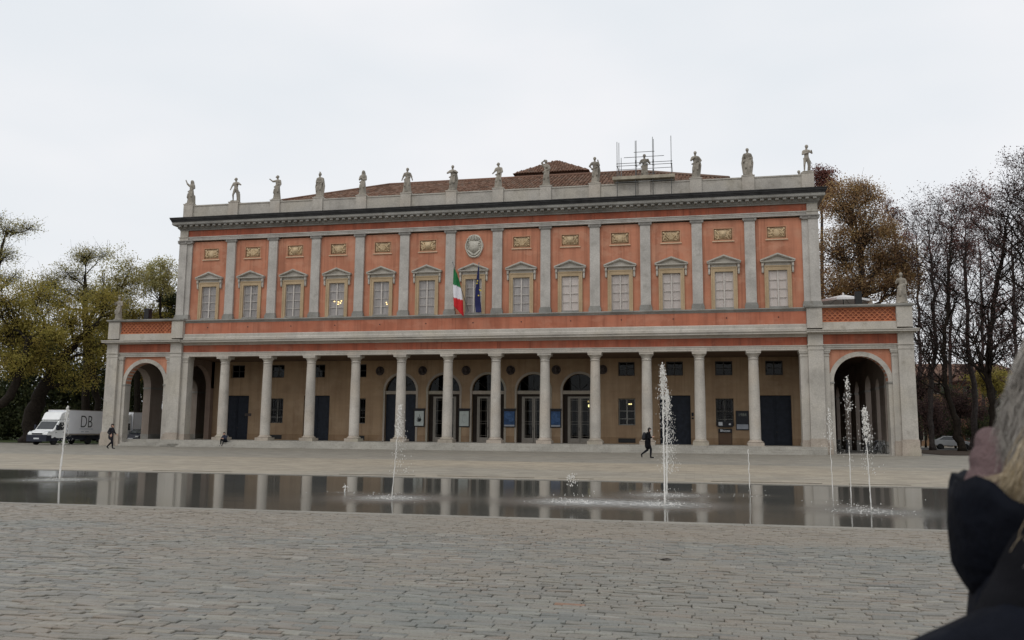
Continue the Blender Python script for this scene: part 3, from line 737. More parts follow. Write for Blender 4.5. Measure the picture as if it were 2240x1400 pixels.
# glazed doors under lunettes; the first pair is shut with dark boards
me_lun = MB(); a = arc(0, 5.15, 1.45, 0, math.pi, 20); me_lun.prism_xz(a[::1], BW+.32, BW+.35); me_lun = me_lun.mesh('lunette', M_['glass_dark'])
lb = MB().box(-.03, .03, BW+.29, BW+.33, 5.15, 6.6)
for an in (40, 140): lb.tube([(0, BW+.31, 5.15), (1.45*math.cos(R(an)), BW+.31, 5.15+1.45*math.sin(R(an)))], .025, 6)
lb = lb.mesh('lunette_bars', M_['iron'])
fr = MB(); gl = MB()
for s in (-1, 1):
    x0, x1 = (0.02, .92) if s > 0 else (-.92, -.02)
    fr.box(x0, x0+.11, BW+.33, BW+.40, FL, 4.62).box(x1-.11, x1, BW+.33, BW+.40, FL, 4.62).box(x0+.11, x1-.11, BW+.33, BW+.40, FL, 1.08).box(x0+.11, x1-.11, BW+.33, BW+.40, 4.50, 4.62)
    for z in (1.25, 2.28, 2.5, 3.4, 4.35): fr.box(x0+.11, x1-.11, BW+.345, BW+.385, z-.009, z+.009)
    for q in (.22, .68): fr.box(x0+q-.008, x0+q+.008, BW+.345, BW+.385, 1.08, 4.5)
me_gd = fr.mesh('glazed_door', M_['frame_grey'])
me_gp = MB().box(-.92, .92, BW+.361, BW+.369, 1.0, 4.55).mesh('pane', M_['glass_dark'])
me_jb = MB().box(-1.45, -1.05, BW+.3, BW+.5, FL, 4.86).box(1.05, 1.45, BW+.3, BW+.5, FL, 4.86).box(-1.05, 1.05, BW+.3, BW+.5, 4.66, 4.86).mesh('door_jamb', M_['dark'])
me_fix = MB().box(-1.05, -.93, BW+.31, BW+.43, FL, 4.655).box(.93, 1.05, BW+.31, BW+.43, FL, 4.655).box(-.93, .93, BW+.31, BW+.43, 4.63, 4.655).mesh('door_frame', M_['frame_grey'])
for k in range(-2, 3):
    x = BAY*k
    l_ = link('lunette', me_lun, T, (x, 0, 0)); link('lunette_bars', lb, l_)
    if k == -2:
        d = MB().box(-1.45, 1.45, BW+.28, BW+.36, FL, 4.86).box(-.02, .02, BW+.25, BW+.28, FL, 4.86).build('door', M_['door'], T, False, (x, 0, 0)); link('handle', me_h, d, (.1, BW+.28, 1.75), (R(90), 0, 0))
    else:
        d = link('glazed_door', me_gd, T, (x, 0, 0)); link('pane', me_gp, d); link('door_jamb', me_jb, d); link('door_frame', me_fix, d)
        MB().lathe([(.02, 0), (.02, .25)], 8).build('handle', M_['bronze'], d, True, (-.06, BW+.30, 1.75))
# foyer behind the glass
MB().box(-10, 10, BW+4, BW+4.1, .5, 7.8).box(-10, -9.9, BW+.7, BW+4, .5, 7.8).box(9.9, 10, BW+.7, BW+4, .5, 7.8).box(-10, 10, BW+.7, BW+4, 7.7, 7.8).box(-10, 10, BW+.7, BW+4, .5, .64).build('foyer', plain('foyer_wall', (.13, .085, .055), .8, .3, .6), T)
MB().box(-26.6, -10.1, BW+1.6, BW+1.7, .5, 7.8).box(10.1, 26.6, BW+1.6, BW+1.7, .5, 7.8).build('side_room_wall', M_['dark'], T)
# lower windows and small square windows
def bars_mesh():
    b = MB()
    for q in range(7): b.tube([(-.66+q*.22, BW+.12, 2.24), (-.66+q*.22, BW+.12, 4.46)], .022, 6)
    for z in (2.3, 3.1, 3.6, 4.38): b.box(-.70, .70, BW+.10, BW+.14, z-.02, z+.02)
    for q in range(6):
        for z in (3.35,): b.tube([(-.55+q*.22+.08*math.cos(a), BW+.12, z+.12*math.sin(a)) for a in [2*math.pi*w/10 for w in range(11)]], .012, 5)
    return b.mesh('window_bars', M_['iron'])
me_ib = bars_mesh()
me_lw = MB().box(-.72, -.62, BW+.35, BW+.42, 2.22, 4.48).box(.62, .72, BW+.35, BW+.42, 2.22, 4.48).box(-.05, .05, BW+.35, BW+.42, 2.22, 4.48).box(-.62, .62, BW+.355, BW+.415, 2.22, 2.32).box(-.62, .62, BW+.355, BW+.415, 4.38, 4.48).box(-.62, .62, BW+.36, BW+.41, 2.74, 2.80).box(-.62, .62, BW+.36, BW+.41, 3.40, 3.46)
me_lw = me_lw.mesh('window', M_['stone_dark'])
me_lp = MB().box(-.31, .31, -.004, .004, 0, 2.1).mesh('pane', M_['glass_dark'])
for k in wins:
    w = link('window', me_lw, T, (BAY*k, 0, 0))
    for s in (-1, 1): link('pane', me_lp, w, (s*.335, BW+.385, 2.3))
    if k == 3:
        cu = MB(); n = 22
        for s in range(n):
            x = -.62+1.24*s/n
            cu.add([(x, BW+.47+.03*math.sin(s*1.7), 3.2+.1*math.sin(s)), (x+1.24/n, BW+.47+.03*math.sin((s+1)*1.7), 3.2+.1*math.sin(s+1)), (x+1.24/n, BW+.47+.03*math.sin((s+1)*1.7), 4.4), (x, BW+.47+.03*math.sin(s*1.7), 4.4)], [(0,1,2,3)])
        cu.build('curtain', M_['maroon'], w, True)
        MB().box(-.72, .72, BW+.72, BW+.75, 2.2, 4.5).build('curtain_lining', M_['maroon'], w)
        for dx in (.18, .34): MB().ell((dx, BW+.42, 4.02), (.07, .03, .055), 8, 6).build('lamp_bulb', M_['bulb_hot'], w)
    else:
        link('window_bars', me_ib, w)
me_sq = MB().box(-.70, -.60, BW+.28, BW+.34, 6.40, 7.60).box(.60, .70, BW+.28, BW+.34, 6.40, 7.60).box(-.045, .045, BW+.28, BW+.34, 6.4, 7.6).box(-.6, .6, BW+.285, BW+.335, 6.40, 6.48).box(-.6, .6, BW+.285, BW+.335, 7.52, 7.60).box(-.6, .6, BW+.29, BW+.33, 6.97, 7.03).mesh('window', plain('dark_window_paint', (.06, .058, .055), .6))
me_sp = MB().box(-.29, .29, -.004, .004, 0, 1.04).mesh('pane', M_['glass_dark'])
for k in doors+wins:
    w = link('window', me_sq, T, (BAY*k, 0, 0))
    for s in (-1, 1): link('pane', me_sp, w, (s*.32, BW+.31, 6.48))
    if k in (-6, -5): MB().box(-.7, .1, BW+.5, BW+.53, 6.4, 7.4).box(.1, .7, BW+.6, BW+.63, 6.4, 7.6).build('curtain', M_['maroon'], w)
me = MB().box(-.72, .72, BW-.06, BW+.02, .76, 1.13).mesh('vent_grille', M_['iron'])
for k in (-5, -3, 3): link('vent_grille', me, T, (BAY*k, 0, 0))
# bust medallions between the arches
bm = MB().lathe([(.40, 0), (.40, .06), (.33, .10), (.31, .05)], 24)
bm.v = [(x, -z, y) for x, y, z in bm.v]
bm.ell((0, -.18, .10), (.13, .14, .18), 12, 8).cap((0, -.1, -.08), .07, (0, -.08, -.16), .09).ell((0, -.08, -.28), (.27, .12, .13), 12, 8).ell((.05, -.28, .08), (.03, .05, .04)).ell((0, -.14, .2), (.15, .15, .12))
me = bm.mesh('medallion', M_['bronze'], True)
for k in range(-3, 3): link('medallion', me, T, (BAY*(k+.5), BW-.005, 6.95))

# ---- corner piers, wings and side arcades
M_['arcade'] = plaster('arcade_grey_brown_plaster', (.30, .25, .215), (.34, .3, .26), (.2, .16, .13), .7)
AC, AR, ASP = 29.80, 1.90, 5.48                              # arch centre, radius, springing
for s in (-1, 1):
    def bx(b, xa, xb, y0, y1, z0, z1): return b.box(min(s*xa, s*xb), max(s*xa, s*xb), y0, y1, z0, z1)
    # big piers
    for xa, xb in ((26.12, 27.2), (32.42, 33.5)):
        p = MB(); bx(p, xa, xb, -.6, .6, 1.28, 8.25); p = p.build('pier', M_['stone'], T)
        q = MB(); bx(q, xa-.10, xb+.10, -.72, .7, -.02, .62); bx(q, xa-.06, xb+.06, -.67, .66, .622, 1.22); bx(q, xa-.03, xb+.03, -.64, .63, 1.222, 1.28); q.build('plinth', M_['stone_plinth'], p)
        q = MB(); bx(q, xa-.03, xb+.03, -.635, .64, 7.86, 8.0); bx(q, xa-.06, xb+.06, -.665, .67, 8.18, 8.26); bx(q, xa, xb, -.62, .6, 8.262, 9.02); bx(q, xa-.01, xb+.01, -.61, .6, 9.5, 11.02); q.build('pier_block', M_['stone'], p)
    # slim pilasters beside them
    for xa, xb in ((25.55, 26.11), (27.21, 27.62), (31.98, 32.41)):
        p = MB(); bx(p, xa, xb, -.36, .5, 1.16, 7.38); p = p.build('pilaster', M_['stone'], T)
        z0 = FL-.02 if xa < 27 else -.02
        q = MB(); bx(q, xa-.06, xb+.06 if xb > 26.2 else xb, -.46, .55, z0, .95); bx(q, xa-.04, xb, -.42, .52, .95, 1.02); bx(q, xa-.02, xb, -.39, .51, 1.02, 1.16); q.build('base', M_['stone_plinth'], p)
        q = MB(); bx(q, xa-.03, xb+(.03 if xb > 26.2 and xb < 32 else 0), -.40, .51, 7.38, 7.46); bx(q, xa, xb, -.365, .5, 7.46, 7.62); bx(q, xa-.06, xb+(.06 if xb > 26.2 and xb < 32 else 0), -.43, .53, 7.62, 7.74); bx(q, xa-.10, xb+(.1 if xb > 26.2 and xb < 32 else 0), -.47, .54, 7.74, 7.88); q.build('capital', M_['stone'], p)
    # the front arch
    b = MB(); arch_block(b, s*AC, 2.17, ASP, AR+.001, 7.9, -.18, .5); b.build('arch_wall', M_['orange'], T)
    b = MB(); archivolt(b, s*AC, ASP, AR, .34, -.25, .52); v_ = b.build('archivolt', M_['stone'], T)
    for xa, xb in ((27.55, 27.90), (31.70, 32.05)):
        j = MB(); bx(j, xa, xb, -.24, .52, -.02, ASP-.12); j.build('jamb', M_['stone'], v_); j = MB(); bx(j, xa-.04, xb+.05, -.31, .58, ASP-.12, ASP-.002); j.build('impost', M_['stone_dark'], v_)
    # wing entablature
    x0, x1 = sorted((s*27.2, s*32.42))
    MB().sweep_x([(-.36, 7.9), (.5, 7.9), (.5, 8.28), (-.46, 8.28), (-.46, 8.2), (-.40, 8.19), (-.40, 8.05), (-.36, 8.045)], x0, x1).build('wing_architrave', M_['stone'], T)
    MB().box(x0, x1, -.38, .5, 8.28, 9.02).build('wing_frieze', M_['orange_frieze'], T)
    c = MB(); xe = 33.62
    for p, z0, z1 in ((.06, 9.02, 9.08), (.14, 9.08, 9.13), (.42, 9.132, 9.27), (.47, 9.272, 9.34)):
        bx(c, 26.05-(.03 if p > .3 else 0), xe-.06+p*.6, -.62-p, 30, z0, z1)
    c.build('wing_cornice', M_['stone'], T)
    MB().box(x0, x1, -.5, .4, 9.342, 9.94).build('parapet_base', M_['stone'], T)
    # lattice of half-round terracotta tiles
    lp = MB().box(x0, x1, -.30, .3, 9.942, 11.02).build('lattice_panel', M_['orange_band'], T)
    MB().box(x0, x1, -.42, -.30, 9.942, 10.02).box(x0, x1, -.42, -.30, 10.93, 11.02).build('lattice_rail', M_['terra'], lp)
    tl = MB(); rr, tt = .185, .06
    ao = arc(0, 0, rr, 0, math.pi, 8); ai = arc(0, 0, rr-tt, 0, math.pi, 8)
    for i in range(8): tl.prism_xz([ai[i], ao[i], ao[i+1], ai[i+1]], -.06, .05)
    me_t = tl.mesh('lattice_tile', M_['terra'])
    nx = int((x1-x0)/.37)
    for r_ in range(5):
        for k in range(nx - (r_ % 2)):
            link('lattice_tile', me_t, lp, (x0+.19+(x1-x0-nx*.37)/2+k*.37+(.185 if r_ % 2 else 0), -.33+.004*(r_ % 2), 10.022+r_*.182), (0, 0, 0))
    c = MB(); bx(c, 26.0, 33.6, -.68, .5, 11.022, 11.09); bx(c, 25.98, 33.68, -.74, .55, 11.092, 11.22); c.build('wing_coping', M_['stone_dark'], T)
    # terrace and flank parapet
    c = MB(); bx(c, 27.2, 33.2, .5, 30, 9.4, 9.7); c.build('terrace', M_['stone_dark'], T)
    c = MB(); bx(c, 32.9, 33.45, .56, 30, 9.35, 11.2); c.build('flank_parapet', M_['stone'], T)
    # side arcade: piers and arches along the flank
    piers = [(.6, 1.05), (4.4, 6.3), (7.7, 9.8), (12.2, 15.2), (17.2, 19.8), (22.8, 26.0), (28.2, 30)]
    wall = MB(); aw = wall
    for (ya, yb) in piers:
        bx(wall, 32.35, 33.1, ya, yb, -.02, 9.35)
        trim = MB(); bx(trim, 32.30, 33.15, ya-.04, yb+.04, 5.30, 5.46); trim.build('arcade_impost', M_['stone_dark'], T)
        trim = MB(); bx(trim, 32.32, 33.13, ya-.02, yb+.02, -.01, 1.1); trim.build('arcade_plinth', M_['stone_dark'], T)
    for (a_, b_) in zip(piers[:-1], piers[1:]):
        ya, yb = a_[1], b_[0]; r_ = (yb-ya)/2
        arch_block(wall, (ya+yb)/2, r_, min(5.46, 7.4-r_) if r_ > 1.9 else 5.46, r_-.001, 9.35, min(s*32.35, s*33.1), max(s*32.35, s*33.1), 14, 'x')
    wall.build('arcade_wall', M_['arcade'], T)
    # inner wall of the side portico, its vault and end
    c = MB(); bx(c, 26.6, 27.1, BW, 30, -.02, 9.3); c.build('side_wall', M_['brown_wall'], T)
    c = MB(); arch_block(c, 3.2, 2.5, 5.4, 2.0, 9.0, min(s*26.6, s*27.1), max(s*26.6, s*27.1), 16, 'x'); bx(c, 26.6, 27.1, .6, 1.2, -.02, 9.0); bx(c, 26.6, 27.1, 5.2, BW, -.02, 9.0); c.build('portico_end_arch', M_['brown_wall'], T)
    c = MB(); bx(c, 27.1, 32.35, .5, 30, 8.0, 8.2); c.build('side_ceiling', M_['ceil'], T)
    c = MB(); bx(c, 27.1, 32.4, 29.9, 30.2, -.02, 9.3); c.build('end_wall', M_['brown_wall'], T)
    c = MB(); bx(c, 26.3, 27.0, .6, .9, 7.9, 9.3); c.build('portico_end_lintel', M_['stone'], T)
# ------------------------------------------------------------------ figures: overlapping limbs fused into one skin
PENDING = []
def fuse(name, b, mats, voxel, parent=None, loc=(0, 0, 0), rz=0, scale=1, paint=None, smooth_it=2):
    me = b.mesh(name+'_raw', mats[0] if isinstance(mats, list) else mats)
    o = link(name, me, parent, loc, (0, 0, rz), (scale,)*3)
    m = o.modifiers.new('fuse', 'REMESH'); m.mode = 'VOXEL'; m.voxel_size = voxel; m.use_smooth_shade = True
    if smooth_it:
        m2 = o.modifiers.new('soft', 'SMOOTH'); m2.factor = .5; m2.iterations = smooth_it
    PENDING.append((o, mats, paint)); return o
def finish_figures():
    dg = bpy.context.evaluated_depsgraph_get(); dg.update()
    new = []
    for o, mats, paint in PENDING:
        me = bpy.data.meshes.new_from_object(o.evaluated_get(dg)); new.append(me)
    for (o, mats, paint), me in zip(PENDING, new):
        o.modifiers.clear(); old = o.data; o.data = me; me.name = o.name
        bpy.data.meshes.remove(old)
        me.materials.clear()
        for m in (mats if isinstance(mats, list) else [mats]): me.materials.append(m)
        if paint:
            for p in me.polygons: p.material_index = paint(p.center)
        me.polygons.foreach_set('use_smooth', [True]*len(me.polygons))
    PENDING.clear()

def statue_geo(arms, robe=.30, seed=0, nude=False, veil=False, helmet=False, cloak=0, lean=0, twist=0, stump=0, turn=0):
    """a draped figure 2.3 m tall, facing -y; arms: ((elbow),(hand)) for the two sides"""
    r = random.Random(seed); b = MB()
    b.cham(-.36, .36, -.30, .30, 0, .12, .02)
    hx = lean
    if nude:
        for s, f in ((-1, -.16 if lean >= 0 else .02), (1, .02)):
            kx = s*.12+(-.04 if s < 0 else 0)
            b.cap((s*.11, 0, 1.12), .135, (kx+s*.02, f, .66), .085); b.cap((kx+s*.02, f, .66), .085, (kx+s*.03, f*.6+.05, .17), .055); b.cap((kx+s*.03, f*.6+.02, .15), .06, (kx+s*.05, f*.6-.14, .13), .045)
        b.cap((.16, .12, .1), .13, (.17, .14, .75), .08)            # supporting stump
        b.cap((-.2, .05, 1.18), .07, (.24, .1, .95), .1); b.cap((.24, .1, .95), .1, (.2, .1, .35), .09)
    else:
        b.lathe([(robe*1.05, .1), (robe*1.0, .35), (robe*.9, .8), (robe*.78, 1.15), (robe*.68, 1.35)], 16)
        for k in range(13):                                          # folds
            a = 2*math.pi*k/13+r.uniform(-.1, .1); q = robe*r.uniform(.95, 1.08)
            b.cap((q*.62*math.cos(a), q*.55*math.sin(a), 1.28), .035, (q*math.cos(a+.15), q*.85*math.sin(a+.15), .14), .05, 7)
        b.cap((-.12, -robe*.7, .95), .11, (-.16, -robe*.85, .62), .10)   # bent knee under the cloth
        b.cap((-.26, -.1, 1.2), .06, (.24, -.2, 1.42), .06); b.cap((.24, -.12, 1.42), .06, (.2, -.25, .7), .07)
    b.cap((hx*.3, 0, 1.15), .20, (hx*.6, 0, 1.45), .165); b.cap((hx*.6, 0, 1.45), .175, (hx*.8, 0, 1.72), .20); b.cap((hx*.8-.2, 0, 1.78), .10, (hx*.8+.2, 0, 1.78), .10)
    b.cap((hx*.8, 0, 1.82), .085, (hx, -.02, 1.98), .075)
    hx2 = hx+turn*.03
    b.ell((hx2, -.03, 2.11), (.115, .135, .165), 12, 9); b.ell((hx2+turn*.1, -.14, 2.08), (.035, .05, .05)); b.ell((hx2, .02, 2.16), (.135, .15, .14), 12, 8)
    if veil: b.cap((hx, .05, 2.14), .16, (hx, .1, 1.7), .22)
    if helmet: b.cap((hx, 0, 2.2), .12, (hx, .03, 2.36), .05); b.cap((hx, -.12, 2.36), .03, (hx, .16, 2.3), .03)
    for s, (e, h) in zip((-1, 1), arms):
        sh = (hx*.8+s*.23, 0, 1.76)
        b.cap(sh, .09, e, .07); b.cap(e, .068, h, .05); b.ell(h, (.06, .06, .07), 8, 6)
        if not nude: b.cap(sh, .10, e, .085)
    if cloak:
        for s in ((-1, 1) if cloak == 2 else (1,)):
            b.cap((s*.25, .1, 1.75), .10, (s*.36, .08, 1.1), .12); b.cap((s*.36, .08, 1.1), .12, (s*.27, .1, .2), .10)
    if stump: b.cap((stump*.28, .1, .1), .13, (stump*.26, .1, .8), .11)
    return b
D = ((-.33, -.02, 1.45), (-.30, -.14, 1.2)); Dr = ((.33, -.02, 1.45), (.30, -.14, 1.2))
POSES = [
 ('with its arm stretched high to the left, on the left end pedestal', dict(arms=(((-.38, -.1, 1.95), (-.55, -.1, 2.28)), ((.34, -.05, 1.5), (.2, -.2, 1.3))), veil=True, stump=1, lean=.03)),
 ('with one knee forward and elbow out, second from the left', dict(arms=(((-.34, -.1, 1.45), (-.4, -.25, 1.12)), ((.42, 0, 1.62), (.15, -.2, 1.68))), nude=True, stump=1, turn=-1)),
 ('reaching an arm out left, third from the left', dict(arms=(((-.42, -.1, 1.72), (-.72, -.12, 1.95)), Dr), robe=.29, lean=.02, turn=-1)),
 ('wearing a crested helmet, fourth from the left', dict(arms=(((-.3, -.05, 1.45), (-.1, -.22, 1.4)), ((.3, -.05, 1.42), (.2, -.2, 1.2))), robe=.27, helmet=True, cloak=2)),
 ('under a long veil with hands together, fifth from the left', dict(arms=(((-.3, -.08, 1.45), (-.06, -.24, 1.55)), ((.3, -.05, 1.42), (.05, -.24, 1.45))), robe=.29, veil=True)),
 ('with both arms held slightly away, sixth from the left', dict(arms=(((-.36, 0, 1.48), (-.46, -.05, 1.18)), ((.36, 0, 1.48), (.46, -.05, 1.18))), robe=.33)),
 ('with arms folded across the chest, left of the coat of arms', dict(arms=(((-.42, -.1, 1.58), (-.02, -.28, 1.6)), ((.42, -.1, 1.6), (.1, -.28, 1.68))), robe=.26, cloak=1)),
 ('turning left with cloth over its arm, right of the coat of arms', dict(arms=(((-.32, -.12, 1.5), (-.48, -.2, 1.3)), ((.3, -.05, 1.45), (.05, -.25, 1.3))), robe=.25, lean=-.02, turn=-1, stump=-1)),
 ('raising an elbow over its head, before the lantern roof', dict(arms=(((-.36, -.05, 2.02), (-.12, -.12, 2.22)), ((.3, -.1, 1.5), (0, -.26, 1.6))), robe=.27, lean=-.03)),
 ('with hand on hip and a shoulder cloak, left of the scaffold', dict(arms=(((-.42, 0, 1.5), (-.22, -.1, 1.25)), ((.36, -.08, 1.55), (.25, -.16, 1.95))), robe=.25, cloak=1)),
 ('standing inside the scaffold', dict(arms=(((-.36, -.08, 1.5), (-.05, -.26, 1.55)), ((.42, 0, 1.5), (.3, -.12, 1.8))), robe=.3)),
 ('with a hand on its hip, right of the scaffold', dict(arms=(((-.32, -.1, 1.52), (-.02, -.26, 1.7)), ((.44, 0, 1.48), (.3, -.1, 1.2))), robe=.26, cloak=1)),
 ('wrapped in a wide cloak, second from the right', dict(arms=(((-.36, 0, 1.45), (-.3, -.1, 1.15)), ((.36, 0, 1.45), (.28, -.12, 1.2))), robe=.31, cloak=2)),
 ('holding something at its chest, on the right end pedestal', dict(arms=(((-.3, -.1, 1.5), (.1, -.28, 1.55)), ((.4, -.1, 1.55), (.35, -.25, 1.72))), nude=True, turn=1)),
]
for i, ((where, kw), x) in enumerate(zip(POSES, PED)):
    o = fuse('statue', statue_geo(seed=i, **kw), M_['statue'], .032, None, (x, .25, 21.742), rng.uniform(-.12, .12), 1.0)
    tag(o, 'weathered stone statue '+where, 'statue', 'statues along the roof parapet')
D2 = dict(arms=(((-.34, -.08, 1.5), (-.3, -.25, 1.7)), ((.34, -.05, 1.45), (.15, -.22, 1.3))))
WS = [(-32.95, -.1, 11.23, .95, 0, 'stone statue with a lifted arm on the far corner of the left wing', D2), (-27.9, 20.0, 12.5, 1.0, 0, 'small stone statue seen behind the loudspeaker on the left wing', dict(D2, robe=.27)),
      (32.95, -.1, 11.23, 1.05, 0, 'pale stone statue on the outer corner of the right wing', dict(D2, robe=.33, stump=1)), (33.1, 12.0, 11.23, 1.0, 0, 'pale robed statue set back behind the right wing corner', dict(D2, robe=.28, veil=True)),
      (-26.8, 12.5, 21.6, 1.0, 0, 'statue head showing above the parapet near the left end', dict(D2, robe=.28)), (26.8, 6.5, 21.6, 1.0, 0, 'statue half hidden behind the right end of the parapet', dict(D2, robe=.28, turn=-1))]
for x, y, z, s, rz, lab, kw in WS:
    if x == -27.9: x, y, z = -33.1, 9.5, 11.23
    o = fuse('statue', statue_geo(seed=int(abs(x*10)), **kw), M_['statue'], .034, None, (x, y, z), rz, s); tag(o, lab, 'statue', 'statues along the roof parapet' if z > 20 else 'statues on the wings')

# ------------------------------------------------------------------ scaffold
SC = empty('scaffold', (14.11, -.1, 20.33)); tag(SC, 'steel tube scaffold with plank deck around a rooftop statue', 'scaffold')
def rel(p): return (p[0]-14.11, p[1]+.1, p[2]-20.33)
def pole(a, b_, r=.026): MB().tube([rel(a), rel(b_)], r, 8).build('pole', M_['steel'], SC, True)
for x, y, z in ((11.95, -.3, 25.0), (12.0, .95, 25.35), (12.12, 1.7, 24.3), (13.42, -.3, 25.0), (13.42, .95, 25.45), (14.80, -.3, 25.25), (14.82, .95, 25.5), (16.26, -.3, 25.25)): pole((x, y, 20.34), (x, y, z))
def led(a, b_): MB().tube([rel(a), rel(b_)], .024, 8).build('ledger', M_['steel'], SC, True)
for z in (22.95, 23.15): led((11.9, -.33, z), (16.35, -.33, z))
led((12.5, -.36, 23.62), (15.7, -.36, 23.62)); led((13.3, -.34, 24.03), (14.95, -.34, 24.03)); led((11.9, .99, 23.05), (16.3, .99, 23.05))
for x in (13.46, 14.84): led((x, -.5, 23.3), (x, 1.2, 23.3)); led((x, -.5, 22.5), (x, 1.2, 22.5))
for x in (11.99, 16.3): led((x, -.5, 22.9), (x, 1.8, 22.9))
for z in (22.3, 22.6): led((13.3, .97, z), (14.95, .97, z))
led((11.8, -.34, 21.6), (16.4, -.34, 21.6))
for k in range(5): MB().box(-2.5, 2.4, -.3+k*.26, -.06+k*.26, 1.47+.004*(k % 2), 1.52).build('plank', M_['plank'], SC)
MB().box(-2.55, 2.42, -.34, -.31, 1.48, 1.74).build('toe_board', M_['plank'], SC)
cl = MB().ell((0, 0, 0), (.05, .05, .07), 8, 6).mesh('coupler', M_['iron'])
for x in (11.95, 13.42, 14.80, 16.26):
    for z in (22.95, 23.15, 21.6): link('coupler', cl, SC, rel((x, -.31, z)))

# ------------------------------------------------------------------ things on the facade
def flag_cloth(nu, nv, f):
    vs = [f(i/nu, j/nv) for j in range(nv+1) for i in range(nu+1)]
    fs = [(j*(nu+1)+i, j*(nu+1)+i+1, (j+1)*(nu+1)+i+1, (j+1)*(nu+1)+i) for j in range(nv) for i in range(nu)]
    return vs, fs
M_['fl_g'] = plain('flag_green', (.02, .16, .05), .8, .12, 3); M_['fl_w'] = plain('flag_white', (.72, .71, .74), .8, .06, 3); M_['fl_r'] = plain('flag_red', (.55, .02, .025), .8, .12, 3)
M_['fl_b'] = plain('flag_navy', (.012, .015, .075), .75, .15, 3); M_['fl_y'] = plain('flag_star_yellow', (.7, .55, .08), .7, .05, 3)
F1 = empty('flag', (-.35, -.05, 11.4)); tag(F1, 'green, white and red striped flag hanging from a slanted pole', 'flag')
p0, p1 = Vector((0, 0, 0)), Vector((-1.02, -1.45, 3.85))
MB().tube([p0, p1], .028, 8).ell(p1, (.05, .05, .06)).build('flagpole', M_['steel'], F1, True)
def f_it(u, v):                    # u along the pole (top band green to red), v away from it, hanging down
    a = p1.lerp(p0, .04+.30*u); drop = v
    x = a.x + .14*v + .10*math.sin(v*5+u*4)*(.3+v) + .16*u*v
    return (x, a.y+.05*math.sin(u*9+v*4)+.1*v, a.z - v*(2.35-.3*u) )
b = MB()
vs, fs = flag_cloth(16, 30, lambda u, v: (lambda a: (a.x+.1+.22*(v**.8)*1.2 + (u-.5)*(.18+.42*math.sin(min(1, v*1.25)*math.pi*.62)), a.y+.06*math.sin(u*11+v*3)+.06, a.z-.05-3.35*v-.35*u*(1-v*.6)))(p1.lerp(p0, .05+.18*u)))
b.add(vs, fs)
mi = []
for j in range(30):
    for i in range(16): q = (j+.5)/30+.035*((i+.5)/16-.5)*2*3; mi.append(0 if q < .36 else 1 if q < .68 else 2)
b.mi = mi; c = b.build('cloth', [M_['fl_g'], M_['fl_w'], M_['fl_r']], F1, True)
so = c.modifiers.new('thick', 'SOLIDIFY'); so.thickness = .012
F2 = empty('flag', (.62, -.05, 11.4)); tag(F2, 'furled navy blue flag with yellow stars on a slanted pole', 'flag')
q0, q1 = Vector((0, 0, 0)), Vector((.22, -1.45, 3.7))
MB().tube([q0, q1], .028, 8).ell(q1, (.05, .05, .06)).build('flagpole', M_['steel'], F2, True)
b = MB(); prof = [(0, .03), (.12, .06), (.3, .10), (.5, .15), (.7, .19), (.85, .22), (1, .2)]
rings = []
n = 22
for t, w in prof:
    for k in range(n):
        a = 2*math.pi*k/n; rr = w*(1+.28*math.sin(3*a+t*3))
        rings.append((q1.x-.02-.16*math.sin(t*2.6)+.12*t*t+rr*math.cos(a), q1.y+.1+.5*rr*math.sin(a), q1.z-.15-3.85*t))
b.add(rings, [(i*n+k, (i+1)*n+k, (i+1)*n+(k+1)%n, i*n+(k+1)%n) for i in range(len(prof)-1) for k in range(n)]+[tuple((len(prof)-1)*n+k for k in range(n))])
b.build('cloth', M_['fl_b'], F2, True)
star = []
for k in range(10): a = math.pi/2+k*math.pi/5; r_ = .085 if k % 2 == 0 else .036; star.append((r_*math.cos(a), r_*math.sin(a)))
me_star = MB().prism_xz(star[::1], -.01, .01).mesh('star', M_['fl_y'])
for dx, dz in ((-.08, -1.75), (-.12, -1.95), (.12, -2.5), (.2, -2.55), (.02, -2.95)): link('star', me_star, F2, (q1.x+dx, q1.y-.07, q1.z+dz+.3))

def text_mesh(s, size, mat_, name, extrude=.004, loc=(0, 0, 0), rot=(0, 0, 0), parent=None, xs=1.0, offset=0):
    cu = bpy.data.curves.new(name, 'FONT'); cu.body = s; cu.size = size; cu.align_x = 'CENTER'; cu.extrude = extrude; cu.offset = offset
    o = bpy.data.objects.new(name, cu); COL.objects.link(o)
    dg = bpy.context.evaluated_depsgraph_get(); me = bpy.data.meshes.new_from_object(o.evaluated_get(dg))
    bpy.data.objects.remove(o); me.materials.clear(); me.materials.append(mat_)
    return link(name, me, parent, loc, rot, (xs, 1, 1))
